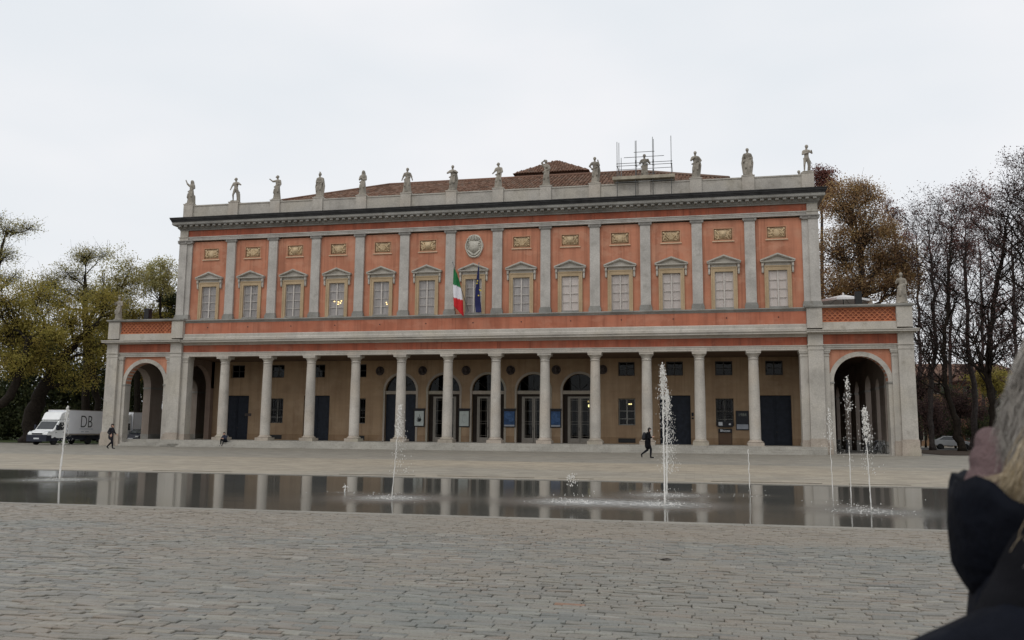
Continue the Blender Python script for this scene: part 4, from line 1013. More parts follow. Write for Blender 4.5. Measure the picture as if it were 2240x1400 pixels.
# poster cases on the wall of the portico
M_['wht'] = plain('white_print', (.6, .62, .64), .6, .05, 5)
def poster(x, w, z0, z1, lab, sheet, kind):
    P = empty('poster_case', (x, BW-.02, z0)); h = z1-z0
    MB().box(-w/2-.09, w/2+.09, -.07, 0, -.09, h+.06).build('case', M_['iron'], P)
    MB().box(-w/2-.13, w/2+.13, -.12, -.0, h+.062, h+.24).build('hood', M_['black'], P)
    s_ = MB().box(-w/2, w/2, -.078, -.072, 0, h).build('sheet', sheet, P)
    if kind == 'tree':
        b = MB()
        for k in range(9): b.tube([(.02*k-.1, -.081, .35+.03*(k % 3)), (-.22+.055*k, -.081, .5+.08*(k % 4)+.1*math.sin(k))], .022, 5)
        b.tube([(.0, -.081, .4), (.03, -.081, 1.0)], .015, 5); b.ell((.08, -.081, .52), (.1, .004, .16), 8, 6); b.build('drawing', M_['ink'], s_)
    if kind == 'pale':
        b = MB(); b.tube([(.2*math.cos(a)+.03, -.08, .65+.34*math.sin(a)) for a in [R(60+k*20) for k in range(12)]], .012, 5); b.build('drawing', plain('faint_grey_line', (.36, .4, .4)), s_)
    if kind == 'blue':
        MB().box(-w/2, w/2, -.082, -.079, 0, .14).build('foot_strip', M_['grey_poster'], s_)
        MB().ell((-.1, -.079, .9), (.25, .003, .3), 12, 8).ell((.15, -.079, .6), (.22, .003, .2), 12, 8).build('picture', plain('poster_mid_blue', (.05, .11, .24), .5, .4, 5), s_)
    tag(P, lab, 'poster case', 'poster cases in the portico'); return P
poster(-6.25, .84, 2.06, 3.36, 'wall case with a pale poster of a dark sketch, by the shut first arch', M_['paper_w'], 'tree')
poster(-2.12, .84, 2.06, 3.36, 'wall case with a plain pale grey-green poster between the first two glazed doors', M_['paper_w'], 'pale')
poster(1.95, .92, 2.06, 3.36, 'wall case with a blue poster between the second and third glazed doors', M_['blue_poster'], 'blue')
poster(6.02, .80, 2.06, 3.36, 'wall case with a blue poster between the third and fourth glazed doors', M_['blue_poster'], 'blue')
P = empty('poster_case', (21.55, BW-.02, 1.95)); tag(P, 'wall case with a black poster headed 1984, beside the barred window', 'poster case', 'poster cases in the portico')
MB().box(-.52, .52, -.06, 0, -.06, 1.52).build('case', M_['iron'], P)
s_ = MB().box(-.46, .46, -.068, -.062, .42, 1.44).build('sheet', plain('black_poster_paper', (.02, .022, .028), .5), P)
MB().box(-.46, .46, -.068, -.062, .02, .41).build('foot_strip', M_['grey_poster'], P)
text_mesh('1984', .34, plain('faded_green_print', (.26, .28, .24)), 'lettering', .002, (0, -.072, 1.08), (R(90), 0, 0), s_)
P = empty('display_case', (20.15, BW-.05, FL)); tag(P, 'dark display case on thin legs with a white lettered strip under the barred window', 'display case')
for x in (-.52, .52): MB().tube([(x, 0, 0), (x, 0, 1.0)], .025, 8).build('leg', M_['iron'], P, True)
MB().box(-.62, .62, -.22, .0, 1.46, 1.92).build('case', M_['black'], P)
b2 = MB().box(-.55, .55, -.12, .0, 1.0, 1.32).build('sign', M_['black'], P); text_mesh('Bhouse', .27, M_['wht'], 'lettering', .004, (0, -.126, 1.08), (R(90), 0, 0), b2, 1.0, .006)
MB().box(-.52, -.2, -.235, -.22, 1.58, 1.86).build('leaflet', M_['wht'], P); MB().box(.3, .46, -.235, -.22, 1.62, 1.76).build('leaflet', M_['wht'], P)
MB().box(-.55, .55, -.02, .0, .02, .98).build('panel', M_['ceil'], P)
o = MB().cham(-.32, .32, -.03, 0, -.13, .13, .0).build('wall_plaque', M_['bronze'], None, False, (-22.93, BW-.002, 2.97)); tag(o, 'small dark plaque on the wall right of the far left door', 'plaque')
P = empty('intercom', (17.55, BW-.002, 2.85)); tag(P, 'small dark intercom box on the wall by a blue door', 'intercom')
MB().box(-.09, .09, -.05, 0, .16, .46).build('panel', M_['black'], P); MB().box(-.09, .09, -.04, 0, -.08, .05).build('button_plate', M_['iron'], P)
P = empty('ceiling_lamp', (-11.55, 3.0, 7.9)); tag(P, 'small lit lamp under the portico ceiling near the fourth column', 'lamp')
MB().tube([(0, 0, 0), (0, 0, -.5)], .015, 6).build('stem', M_['iron'], P); MB().lathe([(.08, -.62), (.2, -.54), (.06, -.46)], 14).build('shade', M_['iron'], P); MB().ell((0, 0, -.62), (.13, .13, .05), 10, 6).build('bulb', M_['bulb_hot'], P, True)
P = empty('foyer_lamp', (8.75, BW+1.4, 3.9)); tag(P, 'lit yellow lamp glowing inside the last glazed door', 'lamp')
MB().tube([(0, 0, 3.7), (0, 0, .3)], .012, 6).build('stem', M_['bronze'], P); MB().ell((0, 0, 0), (.13, .13, .13), 12, 8).build('globe', M_['bulb_hot'], P, True); MB().ell((-.1, .1, .38), (.08, .08, .08), 10, 6).build('globe', M_['bulb'], P, True)
for x, y, z, lab in ((-29.95, -.15, 11.222, 'black loudspeaker on the left wing terrace'), (29.85, -.25, 11.222, 'black loudspeaker on the right wing by the white parasol')):
    P = empty('loudspeaker', (x, y, z)); tag(P, lab, 'loudspeaker', 'loudspeakers on the wings')
    b = MB(); b.v = []; pr = [(-.24, -.25), (.24, -.25), (.2, .3), (-.2, .3)]
    b.add([(x_, y_, 0.0) for x_, y_ in pr]+[(x_, y_, 1.0) for x_, y_ in pr], [(3,2,1,0),(4,5,6,7)]+[(i, (i+1)%4, (i+1)%4+4, i+4) for i in range(4)]); b.build('cabinet', M_['black'], P)
    MB().box(-.21, .21, -.262, -.25, .06, .94).build('grille', M_['iron'], P)
P = empty('parasol', (29.5, 4.0, 9.7)); tag(P, 'white parasol canopy opened on the right wing terrace', 'parasol')
b = MB(); n = 8; top = (0, 0, 3.0)
ed = [(2.0*math.cos(2*math.pi*k/n+.39)*1.0, 2.0*math.sin(2*math.pi*k/n+.39), 2.5) for k in range(n)]
b.add([top]+ed+[(x, y, z-.16) for x, y, z in ed], [(0, 1+k, 1+(k+1)%n) for k in range(n)]+[(1+k, 1+n+k, 1+n+(k+1)%n, 1+(k+1)%n) for k in range(n)]); b.build('canopy', M_['white'], P)
MB().tube([(0, 0, 0), (0, 0, 2.99)], .035, 8).build('pole', M_['steel'], P); MB().lathe([(.06, 2.98), (.1, 3.04), (.03, 3.16)], 10).build('finial', M_['white'], P)
for k in range(n): MB().tube([(0, 0, 2.95), (ed[k][0], ed[k][1], 2.49)], .012, 5).build('rib', M_['steel'], P)
# ------------------------------------------------------------------ delivery trucks
M_['van_white'] = plain('white_vehicle_paint', (.80, .81, .80), .35, .05, 1.5, .5)
M_['box_white'] = plain('white_box_panel', (.78, .79, .82), .5, .05, .8, .4)
M_['rubber'] = plain('tyre_rubber', (.018, .018, .019), .85, .2, 9)
M_['autoglass'] = plain('vehicle_glass', (.025, .03, .033), .06, .2, 2, .6)
M_['bumper'] = plain('dark_bumper_plastic', (.018, .021, .032), .55, .2, 3)
M_['lamp'] = plain('headlamp_glass', (.45, .47, .47), .15, .1, 9, .6)
M_['chrome'] = plain('wheel_hub_metal', (.3, .3, .3), .4, .1, 9, .5, metal=.8)
def wheel(parent, x, y, z, r=.36, w=.24, side=1):
    b = MB().lathe([(r*.62, -w/2), (r*.92, -w/2), (r, -w*.38), (r, w*.38), (r*.92, w/2), (r*.62, w/2)], 24)
    b.v = [(zz, xx, yy) for xx, yy, zz in b.v]
    o = b.build('wheel', M_['rubber'], parent, True, (x, y, z))
    b = MB().lathe([(r*.3, -w*.42), (r*.62, -w*.36), (r*.62, w*.36), (r*.3, w*.42), (.03, w*.45)], 18); b.v = [(zz*side, xx, yy) for xx, yy, zz in b.v]
    b.build('rim', M_['chrome'], o, True)
def truck(loc, lab):
    """facing -y, left side towards +x; origin on the ground under the front bumper's centre"""
    V = empty('box_truck', loc); tag(V, lab, 'truck', 'white box trucks by the left wing')
    # cab shell: side profile (y,z) lofted across x
    pr = [(.12, .52), (.02, .95), (.06, 1.08), (.85, 1.32), (1.48, 2.10), (1.62, 2.16), (2.25, 2.18), (2.25, .52)]
    b = MB()
    for sx, k in ((-.99, 0), (-.95, 1)): pass
    L = [(-.97, .06), (-1.0, 0), (1.0, 0), (.97, .06)]
    rows = []
    for x, ins in ((-.86, .05), (-1.0, 0), (1.0, 0), (.86, .05)):
        rows.append([(x*(1-.07*max(0, (z-1.2))), y+(.10 if ins and y < .3 else 0)*1, z) for y, z in pr])
    vs = [p for r_ in rows[1:3] for p in r_]; n = len(pr)
    nose = []
    b.add(vs, [tuple(range(n)), tuple(range(2*n-1, n-1, -1))]+[(i, i+n, (i+1)%n+n, (i+1)%n) for i in range(n)])
    body = b.build('cab', M_['van_white'], V)
    bv = body.modifiers.new('round', 'BEVEL'); bv.width = .06; bv.segments = 3
    # windscreen, side windows
    ws = MB(); ws.add([(-.86, .90, 1.36), (.86, .90, 1.36), (.82, 1.44, 2.04), (-.82, 1.44, 2.04)], [(0,1,2,3)])
    ws.v = [(x, y-.035, z+.03) for x, y, z in ws.v]; o = ws.build('windscreen', M_['autoglass'], body); so = o.modifiers.new('t', 'SOLIDIFY'); so.thickness = .02
    for s in (-1, 1):
        b = MB(); pts = [(1.08, 1.34), (1.58, 1.98), (2.05, 1.99), (2.05, 1.30), (1.2, 1.28)]
        vs = [(s*(1.008-.07*max(0, z-1.2)), y, z) for y, z in pts]; b.add(vs, [tuple(range(5)) if s > 0 else tuple(range(4, -1, -1))])
        o = b.build('side_window', M_['autoglass'], body); so = o.modifiers.new('t', 'SOLIDIFY'); so.thickness = .012; so.offset = 1
        d = MB().box(min(s*.99, s*1.012), max(s*.99, s*1.012), 1.10, 2.12, .62, 1.26).build('door', M_['van_white'], body); MB().box(min(s*1.013, s*1.035), max(s*1.013, s*1.035), 1.86, 2.05, 1.1, 1.15).build('handle', M_['bumper'], d)
        m = MB().cham(s*1.12-.07, s*1.12+.07, .98, 1.08, 1.36, 1.76, .02).build('mirror', M_['bumper'], body)
        h = MB().add([(s*.58, .045, .99), (s*.98, .12, 1.02), (s*1.004, .45, 1.13), (s*.98, .30, 1.19), (s*.60, .14, 1.13)], [(0,1,2,3,4)] if s > 0 else [(4,3,2,1,0)]).build('headlight', M_['lamp'], body)
        so = h.modifiers.new('t', 'SOLIDIFY'); so.thickness = .03; so.offset = 1
        MB().box(min(s*1.003, s*1.02), max(s*1.003, s*1.02), 1.0, 1.2, 1.05, 1.12).build('side_lamp', M_['lamp'], body)
    MB().box(-.52, .52, -.012, .05, .92, 1.03).build('grille', M_['black'], body)
    bp = MB().cham(-1.01, 1.01, -.04, .55, .30, .88, .05).box(-1.015, 1.015, .05, 2.2, .34, .60).build('bumper', M_['bumper'], V)
    MB().box(-.27, .27, -.056, -.041, .50, .62).build('number_plate', M_['wht'], bp)
    # roof deflector
    b = MB(); prf = [(1.42, 2.185), (1.75, 2.78), (1.95, 2.9), (2.30, 2.95), (2.30, 2.185)]
    b.add([(-.92, y, z) for y, z in prf]+[(.92, y, z) for y, z in prf], [tuple(range(5)), tuple(range(9, 4, -1))]+[(i, i+5, (i+1)%5+5, (i+1)%5) for i in range(5)])
    o = b.build('roof_deflector', M_['van_white'], V); bv = o.modifiers.new('round', 'BEVEL'); bv.width = .09; bv.segments = 3
    # cargo box
    bx_ = MB().box(-1.06, 1.06, 2.38, 7.05, .98, 3.1).build('cargo_box', M_['box_white'], V); bv = bx_.modifiers.new('round', 'BEVEL'); bv.width = .025
    MB().box(-1.075, 1.075, 2.37, 7.06, .86, .978).box(-1.07, 1.07, 2.37, 7.06, 3.102, 3.14).box(1.062, 1.075, 7.0, 7.06, .98, 3.1).box(1.062, 1.075, 2.37, 2.43, .98, 3.1).build('box_trim', M_['chrome'] if False else M_['frame_grey'], bx_)
    text_mesh('DB', 1.6, M_['ink'], 'lettering', .004, (1.066, 4.83, 1.55), (R(90), 0, R(90)), bx_, .80, -.018)
    fa = plain('faint_blue_print', (.42, .45, .52), .5)
    for k, (y0, y1, z) in enumerate(((3.95, 5.75, 1.42), (4.2, 4.55, 1.17), (4.75, 5.2, 1.17))): MB().box(1.062, 1.066, y0, y1, z-.03, z+.03).build('small_print', fa, bx_)
    MB().box(-.9, .9, 2.3, 6.9, .5, .86).box(-.9, .9, 6.6, 7.0, .38, .5).build('chassis', M_['bumper'], V)
    for s in (-1, 1):
        wheel(V, s*.88, 1.0, .36, side=s); wheel(V, s*.88, 5.4, .36, side=s)
        MB().box(min(s*.93, s*.98), max(s*.93, s*.98), 2.6, 4.8, .45, .75).build('side_guard', M_['bumper'], V)
    return V
truck((-38.55, -2.35, .1), 'white box truck lettered DB beside the left wing')
truck((-38.55, 6.9, .125), 'second white lettered box truck seen through the left arch')

# ------------------------------------------------------------------ cars
def car(loc, rz, paint, lab):
    V = empty('parked_car', loc, rz); tag(V, lab, 'car', 'parked cars')
    pr = [(-2.0, .35), (-2.05, .62), (-1.85, .80), (-1.0, .95), (-.35, 1.42), (.9, 1.46), (1.65, 1.05), (1.98, .95), (2.02, .4)]
    n = len(pr); vs = []
    for x in (-.82, .82):
        for y, z in pr: vs.append((x*(1-.22*max(0, z-.9)), y, z))
    b = MB().add(vs, [tuple(range(n)), tuple(range(2*n-1, n-1, -1))]+[(i, i+n, (i+1)%n+n, (i+1)%n) for i in range(n)])
    o = b.build('body', paint, V); bv = o.modifiers.new('round', 'BEVEL'); bv.width = .07; bv.segments = 3
    g = MB(); g.add([(-.62, -.92, 1.0), (.62, -.92, 1.0), (.60, -.42, 1.36), (-.60, -.42, 1.36)], [(0,1,2,3)]); g.v = [(x, y-.03, z+.03) for x, y, z in g.v]; g.build('windscreen', M_['autoglass'], o)
    g = MB(); g.add([(.62, 1.6, 1.08), (-.62, 1.6, 1.08), (-.6, .98, 1.4), (.6, .98, 1.4)], [(0,1,2,3)]); g.v = [(x, y+.03, z+.03) for x, y, z in g.v]; g.build('rear_window', M_['autoglass'], o)
    for s in (-1, 1):
        w = MB(); pts = [(-.75, 1.0), (-.3, 1.36), (.85, 1.38), (1.35, 1.05)]
        w.add([(s*(.83*(1-.22*max(0, z-.9))+.004), y, z) for y, z in pts], [(0,1,2,3) if s < 0 else (3,2,1,0)]); w.build('side_window', M_['autoglass'], o)
        MB().cham(s*.6-.14, s*.6+.14, -2.07, -1.9, .66, .78, .02).build('headlight', M_['lamp'], o)
        for y in (-1.25, 1.25): wheel(V, s*.74, y, .31, .31, .2, s)
    MB().box(-.25, .25, -2.075, -2.04, .45, .56).build('number_plate', M_['wht'], o)
    return V
dk = plain('dark_blue_car_paint', (.012, .014, .026), .3, .1, 2, .5)
car((-35.3, 7.6, .125), R(8), dk, 'dark parked car glimpsed through the left arch')
car((-35.2, 15.5, .125), R(5), plain('silver_car_paint', (.4, .41, .42), .3, .06, 2, .5), 'pale parked car glimpsed through the first portico bay')
car((45.5, 36, .125), R(80), plain('pale_car_paint', (.35, .36, .37), .3, .06, 2, .5), 'white parked car between the trunks right of the theatre')
car((50.2, 33.5, .125), R(83), plain('grey_car_paint', (.1, .105, .12), .3, .06, 2, .5), 'dark grey parked car beyond the right hand trunks')
car((55.0, 34, .125), R(80), plain('white_car_paint', (.6, .61, .62), .3, .06, 2, .5), 'white parked car near the orange house behind the trees')

# ------------------------------------------------------------------ bicycles leaning in the right arch
def bicycle(loc, rz, col, lab):
    V = empty('bicycle', loc, rz); tag(V, lab, 'bicycle', 'bicycles parked under the right arch')
    for x in (-.52, .52):
        ring_ = [(x+.33*math.cos(a), 0, .34+.33*math.sin(a)) for a in [2*math.pi*k/24 for k in range(25)]]
        w = MB().tube(ring_, .018, 6).build('wheel', M_['rubber'], V, True)
        b = MB()
        for k in range(10): a = math.pi*2*k/10; b.tube([(x, 0, .34), (x+.33*math.cos(a), 0, .34+.33*math.sin(a))], .004, 4)
        b.build('spokes', M_['steel'], w)
    f = MB()
    S_, H_, B_ = (-.2, 0, .82), (.36, 0, .85), (-.08, 0, .32)
    for a, c in ((S_, H_), (H_, B_), (S_, B_), (B_, (-.52, 0, .34)), (S_, (-.52, 0, .34)), (H_, (.52, 0, .34)), (S_, (-.23, 0, .93)), (H_, (.34, 0, 1.0))): f.tube([a, c], .018, 6)
    f.build('frame', col, V, True)
    MB().cap((-.34, 0, .95), .07, (-.12, 0, .96), .03).build('saddle', M_['black'], V, True); MB().tube([(.22, -.28, 1.02), (.34, -.12, 1.04), (.34, .12, 1.04), (.22, .28, 1.02)], .014, 6).build('handlebar', M_['steel'], V, True)
    MB().box(-.16, .0, -.12, -.06, .2, .23).box(-.16, .0, .06, .12, .42, .45).build('pedals', M_['iron'], V)
for k, (x, y, rz, c, lab) in enumerate(((28.2, 1.3, 1.9, (.02, .02, .022), 'leftmost dark bicycle under the right arch'), (29.0, 2.0, 1.5, (.06, .06, .07), 'dark bicycle second from the left under the right arch'),
        (30.3, 1.2, 1.15, (.16, .17, .18), 'grey bicycle in the middle of the right arch'), (31.0, .9, .8, (.03, .03, .04), 'dark bicycle leaning near the right jamb of the right arch'), (31.35, 1.9, .45, (.3, .31, .32), 'pale bicycle against the right jamb of the right arch'))):
    bicycle((x, y, .16), rz, plain('bicycle_paint_%d' % k, c, .4), lab)

# ------------------------------------------------------------------ people
M_['skin'] = plain('skin', (.45, .27, .2), .6, .06, 9); M_['coat'] = plain('black_coat_cloth', (.010, .010, .012), .9, .3, 12, .04, .3, 50); M_['jeans'] = plain('dark_trousers', (.012, .013, .017), .9, .3, 15, .1)
M_['shoe'] = plain('black_shoe', (.012, .012, .012), .5); M_['mask'] = plain('white_face_mask', (.6, .6, .6), .8, .05, 9); M_['hair_d'] = plain('dark_hair', (.014, .011, .009), .6, .2, 20)
def hand(b, w, d, k=1.0):
    d = Vector(d).normalized(); w = Vector(w); side = d.orthogonal().normalized(); t = d.cross(side)
    b.cap(w, .032*k, w+d*.075*k, .038*k, 8)
    for q in range(4): a = w+d*.08*k+side*(q-1.5)*.019*k; b.cap(a, .0105*k, a+d*(.045+.012*(q in (1, 2)))*k+t*.02*k, .0095*k, 6)
    b.cap(w+d*.03*k+side*.035*k, .012*k, w+d*.075*k+side*.055*k+t*.02*k, .0105*k, 6)
def figure(hip, neck, head, legs, arms, hr=(.085, .105, .125), coat_len=.0):
    """one fused body: hips, spine, head, two legs (hip, knee, ankle, toe), two arms (shoulder, elbow, wrist, hand direction)"""
    b = MB(); hip, neck, head = map(Vector, (hip, neck, head))
    ch = hip.lerp(neck, .62)
    b.cap(hip, .155, hip.lerp(neck, .35), .14, 14); b.cap(hip.lerp(neck, .3), .14, ch, .165, 14); b.cap(ch, .165, hip.lerp(neck, .86), .125, 14)
    b.cap(neck-Vector((0, 0, .04)), .06, head-Vector((0, 0, .06)), .055)
    for sh, el, wr, hd in arms:
        b.cap(neck-Vector((0, 0, .07)), .09, sh, .078); b.cap(sh, .075, el, .056); b.cap(el, .056, wr, .038); hand(b, wr, hd)
    for a, kn, an, toe in legs:
        b.cap(a, .105, kn, .068); b.cap(kn, .068, Vector(kn).lerp(Vector(an), .4), .062); b.cap(Vector(kn).lerp(Vector(an), .4), .062, an, .042); b.cap(Vector(an)-Vector((0, 0, .03)), .044, toe, .036)
    b.ell(head, hr, 14, 10)
    return b
# walker before the left wing, striding to the right (towards +x)
def walker(name, loc, rz, s, coat_to, mats_extra, lab, phone):
    V = empty(name, loc, rz); V.scale = (s,)*3; tag(V, lab, 'person')
    head = Vector((.06, 0, 1.60)) if not phone else Vector((.10, 0, 1.58))
    if phone: arms = [((.0, -.19, 1.40), (-.02, -.25, 1.13), (.22, -.12, 1.18), (1, .2, .3)), ((.0, .19, 1.40), (-.02, .25, 1.13), (.22, .12, 1.18), (1, -.2, .3))]
    else: arms = [((.0, -.19, 1.40), (-.12, -.24, 1.14), (.06, -.25, .95), (.6, 0, -.8)), ((.0, .19, 1.40), (.1, .24, 1.14), (.26, .2, 1.0), (.8, 0, -.5))]
    legs = [((0, -.09, .90), (.16, -.10, .50), (.20, -.10, .10), (.36, -.10, .045)), ((0, .09, .90), (.02, .10, .48), (-.30, .10, .16), (-.20, .10, .05))]
    if phone: legs = [((0, -.09, .90), (.14, -.10, .50), (.12, -.10, .09), (.28, -.10, .045)), ((0, .09, .90), (-.02, .10, .47), (-.36, .10, .22), (-.34, .10, .07))]
    b = figure((0, 0, .93), (.03, 0, 1.43), head, legs, arms)
    b.cap((head.x+.08, 0, head.z-.02), .02, (head.x+.105, 0, head.z-.035), .016)                                  # nose
    for y in (-.095, .095): b.ell((head.x, y, head.z), (.02, .012, .03), 8, 6)
    b.ell((head.x+.05, 0, head.z-.09), (.05, .05, .04), 8, 6)
    # coat hem
    b.cap((-.02, 0, .95), .17, (-.02, 0, coat_to), .165, 14)
    hands = [Vector(a[2]) for a in arms]
    def paint(c):
        for h in hands:
            if (c-h).length < .17 and (c-h).x > .0 and c.z < 1.35 and abs(c.y) > .03 and (c-h).length < .16 and c.x > h.x-.005: return 1
        if c.z < .10: return 3
        if c.z > 1.475 and c.x > head.x-.03 and c.z < head.z+.085: return 1 if not phone or c.z > head.z-.01 or c.x < head.x+.02 else 4
        if c.z > 1.475 and c.z <= head.z-.09: return 1
        if c.z < coat_to-.1: return 2
        return 0 if c.z < 1.475 else 5
    o = fuse('body', b, [M_['coat'] if mats_extra is None else mats_extra, M_['skin'], M_['jeans'], M_['shoe'], M_['mask'], M_['hair_d']], .016, V, paint=paint, smooth_it=1)
    hb = MB().ell((head.x-.015, 0, head.z+.035), (.105, .102, .115), 14, 9).ell((head.x-.05, 0, head.z-.03), (.065, .09, .09), 12, 8)
    fuse('hair', hb, M_['hair_d'], .014, V, smooth_it=1)
    return V
pl = (-24.5, -11.3); walker('person', (pl[0], pl[1], ground_z(pl[1])), R(8), 1.06, .78, plain('dark_navy_jacket', (.018, .018, .024), .85, .3, 12), 'dark dressed person striding to the right past the left wing', False)
pr_ = (14.95, -15.2)
V = walker('person', (pr_[0], pr_[1], ground_z(pr_[1])), R(12), 1.06, .66, None, 'masked person in a long black coat with backpack walking behind the tall jets', True)
bp = MB().cap((-.22, 0, 1.12), .12, (-.2, 0, 1.36), .11).cap((-.27, 0, 1.1), .09, (-.26, 0, 1.26), .08); o = fuse('backpack', bp, M_['black'], .018, V)
MB().box(.27, .285, -.04, .04, 1.16, 1.30).build('phone', M_['black'], V)
# someone sitting on the step by the first column
V = empty('person', (-20.95, -1.42, .50), R(-100)); V.scale = (1.0,)*3; tag(V, 'dark figure sitting hunched on the step beside the first column', 'person')
b = figure((0, 0, .10), (.14, 0, .56), (.22, 0, .72), [((0, -.1, .1), (.40, -.13, .26), (.44, -.12, -.14), (.58, -.12, -.26)), ((0, .1, .1), (.40, .13, .28), (.46, .12, -.12), (.6, .12, -.26))],
           [((.10, -.19, .52), (.28, -.22, .30), (.42, -.06, .32), (1, .3, 0)), ((.10, .19, .52), (.28, .22, .30), (.42, .06, .34), (1, -.3, 0))])
b.cap((.30, 0, .70), .02, (.325, 0, .685), .015)
fuse('body', b, [plain('dark_blue_sweater', (.02, .024, .045), .85, .3, 10), M_['skin'], M_['jeans'], M_['shoe'], M_['hair_d']], .017, V,
     paint=lambda c: 1 if (c.z > .62 and c.x > .2) or (c.x > .4 and c.z > .28 and abs(c.y) < .14 and c.z < .4) else 3 if c.z < -.2 else 2 if (c.z < .2 and c.x > .05) or (c.x > .25 and c.z < .33) else 0, smooth_it=1)
hb = MB().ell((.205, 0, .76), (.10, .10, .11), 12, 8); fuse('hair', hb, M_['hair_d'], .015, V, smooth_it=1)
# ------------------------------------------------------------------ the person close by at the right edge
M_['hair_grey'] = NT('grey_blond_hair')
def hair_mat(name, a, b_):
    t = NT(name); r = t.n('ShaderNodeNewGeometry').outputs['Random Per Island']
    return t.done(t.ramp(r, [(0, a), (1, b_)]), .45, .4)
bpy.data.materials.remove(M_['hair_grey'].m)
M_['hair_grey'] = hair_mat('silver_hair', (.15, .135, .12), (.50, .46, .41)); M_['hair_blond'] = hair_mat('blond_hair', (.32, .24, .14), (.66, .56, .40))
M_['parka'] = plain('navy_black_parka', (.006, .007, .011), .7, .5, 9, .05, .9, 22); M_['parka_in'] = plain('navy_hood_lining', (.022, .024, .05), .6, .3, 9)
M_['mauve'] = plain('mauve_wool_scarf', (.155, .105, .105), .95, .15, 30, .1, .6, 160); M_['skin_f'] = plain('pale_skin', (.5, .33, .26), .55, .05, 9)
FD = 1.45; fb = px(2300, 957, FD)
FP = empty('person', (fb.x, fb.y, 0), YAW-.562); FP.scale = (.87, 1, 1); tag(FP, 'close person at the right edge, grey blond hair over a dark hooded parka', 'person')
b = figure((.03, 0, .93), (.03, 0, 1.40), (.045, 0, 1.55), [((.03, -.09, .93), (.05, -.1, .50), (.02, -.1, .09), (.18, -.1, .045)), ((.03, .09, .93), (.02, .1, .50), (-.04, .1, .09), (.12, .1, .045))],
           [((.03, -.17, 1.38), (-.14, -.2, 1.12), (.12, -.2, 1.08), (1, 0, .1)), ((.03, .17, 1.38), (.0, .22, 1.12), (.2, .2, 1.2), (1, 0, .2))], hr=(.095, .078, .12))
b.cap((.13, 0, 1.545), .014, (.158, 0, 1.52), .016); b.ell((.115, 0, 1.465), (.04, .045, .035)); b.ell((.135, 0, 1.49), (.015, .03, .008))
for y in (-.03, .03): b.ell((.128, y, 1.56), (.012, .016, .011), 8, 6)
for y in (-.082, .082): b.ell((.04, y, 1.545), (.022, .012, .033), 8, 6)
fuse('body', b, [M_['coat'], M_['skin_f'], M_['jeans'], M_['shoe']], .013, FP, paint=lambda c: 3 if c.z < .1 else 2 if c.z < .92 and c.x < .3 and c.z < .85 else 1 if c.z > 1.42 or (c.x > .12 and 1.0 < c.z < 1.32 and abs(c.y) > .1) else 0, smooth_it=1)
# parka: torso, sleeves, collar
b = MB()
prof_ = [(.80, .225, .21), (1.0, .215, .205), (1.12, .208, .20), (1.18, .20, .205), (1.25, .192, .205), (1.32, .182, .195), (1.41, .12, .15), (1.44, .10, .12)]
vs = []; n = 28
for z, rx, ry in prof_:
    for k in range(n):
        a = 2*math.pi*k/n; vs.append((.035+rx*math.cos(a)*(1+.02*math.sin(5*a+z*20)), ry*math.sin(a), z+.006*math.sin(3*a)))
b.add(vs, [(i*n+k, i*n+(k+1)%n, (i+1)*n+(k+1)%n, (i+1)*n+k) for i in range(len(prof_)-1) for k in range(n)]+[tuple(range(n-1, -1, -1)), tuple((len(prof_)-1)*n+k for k in range(n))])
b.cap((.03, -.155, 1.34), .078, (-.02, -.19, 1.20), .08, 14); b.cap((-.05, -.215, 1.185), .086, (-.225, -.24, 1.105), .080, 16); b.cap((-.225, -.24, 1.105), .08, (.06, -.24, 1.05), .062, 14)
b.cap((.03, .165, 1.36), .082, (.0, .22, 1.12), .075, 14); b.cap((.0, .22, 1.12), .075, (.16, .2, 1.2), .055, 14)
b.tube([(-.11+.105*math.cos(a)*.35, -.225+.098*math.sin(a), 1.125+.105*math.cos(a)) for a in [2*math.pi*k/20 for k in range(21)]], .007, 6)   # piped seam round the sleeve
fuse('parka', b, M_['parka'], .008, FP, smooth_it=2)
# hood hanging open behind the neck
def hood(u, v):                      # u round the opening, v from the rim outwards and down
    a = 2*math.pi*u
    back = .5-.5*math.cos(a-0)       # 0 at the front (+x), 1 at the back (-x)
    rx, ry = .125+.055*back, .165+.02*back
    f = [(1.0, .0), (1.07, .012), (1.06, -.03), (1.01, -.085), (.88, -.122), (.60, -.135)]
    i = min(len(f)-2, int(v*(len(f)-1))); t = v*(len(f)-1)-i
    k = f[i][0]*(1-t)+f[i+1][0]*t; dz = f[i][1]*(1-t)+f[i+1][1]*t
    return (.014+rx*k*math.cos(a)*(1+.035*math.sin(5*a+v*5)+.02*math.sin(11*a-v*7)), -.01+ry*k*math.sin(a)*(1+.04*math.sin(6*a+v*3)), 1.345+.062*back+.014*math.sin(5*a+.6)+.006*math.sin(13*a)+dz*(.6+.5*back+.12*math.sin(4*a)))
vs, fs = flag_cloth(48, 15, hood); hd = MB().add(vs, fs).build('hood', M_['parka'], FP, True); so = hd.modifiers.new('t', 'SOLIDIFY'); so.thickness = .012
vs, fs = flag_cloth(48, 5, lambda u, v: (lambda p: ((p[0]-.014)*(1-.18*v)+.014, p[1]*(1-.18*v), p[2]-.07*v-.004))(hood(u, .02)))
MB().add(vs, fs).build('hood_lining', M_['parka_in'], hd, True)
# scarf
b = MB()
for k in range(3): b.tube([(-.02+(.112-.012*k)*math.cos(a), (.08-.01*k)*math.sin(a), 1.405+.032*k+.012*math.sin(2*a+k)-.012*math.cos(a)) for a in [2*math.pi*q/22 for q in range(23)]], .027, 10)
b.ell((-.03, 0, 1.42), (.098, .07, .05), 16, 10)
fuse('scarf', b, M_['mauve'], .007, FP, smooth_it=1)
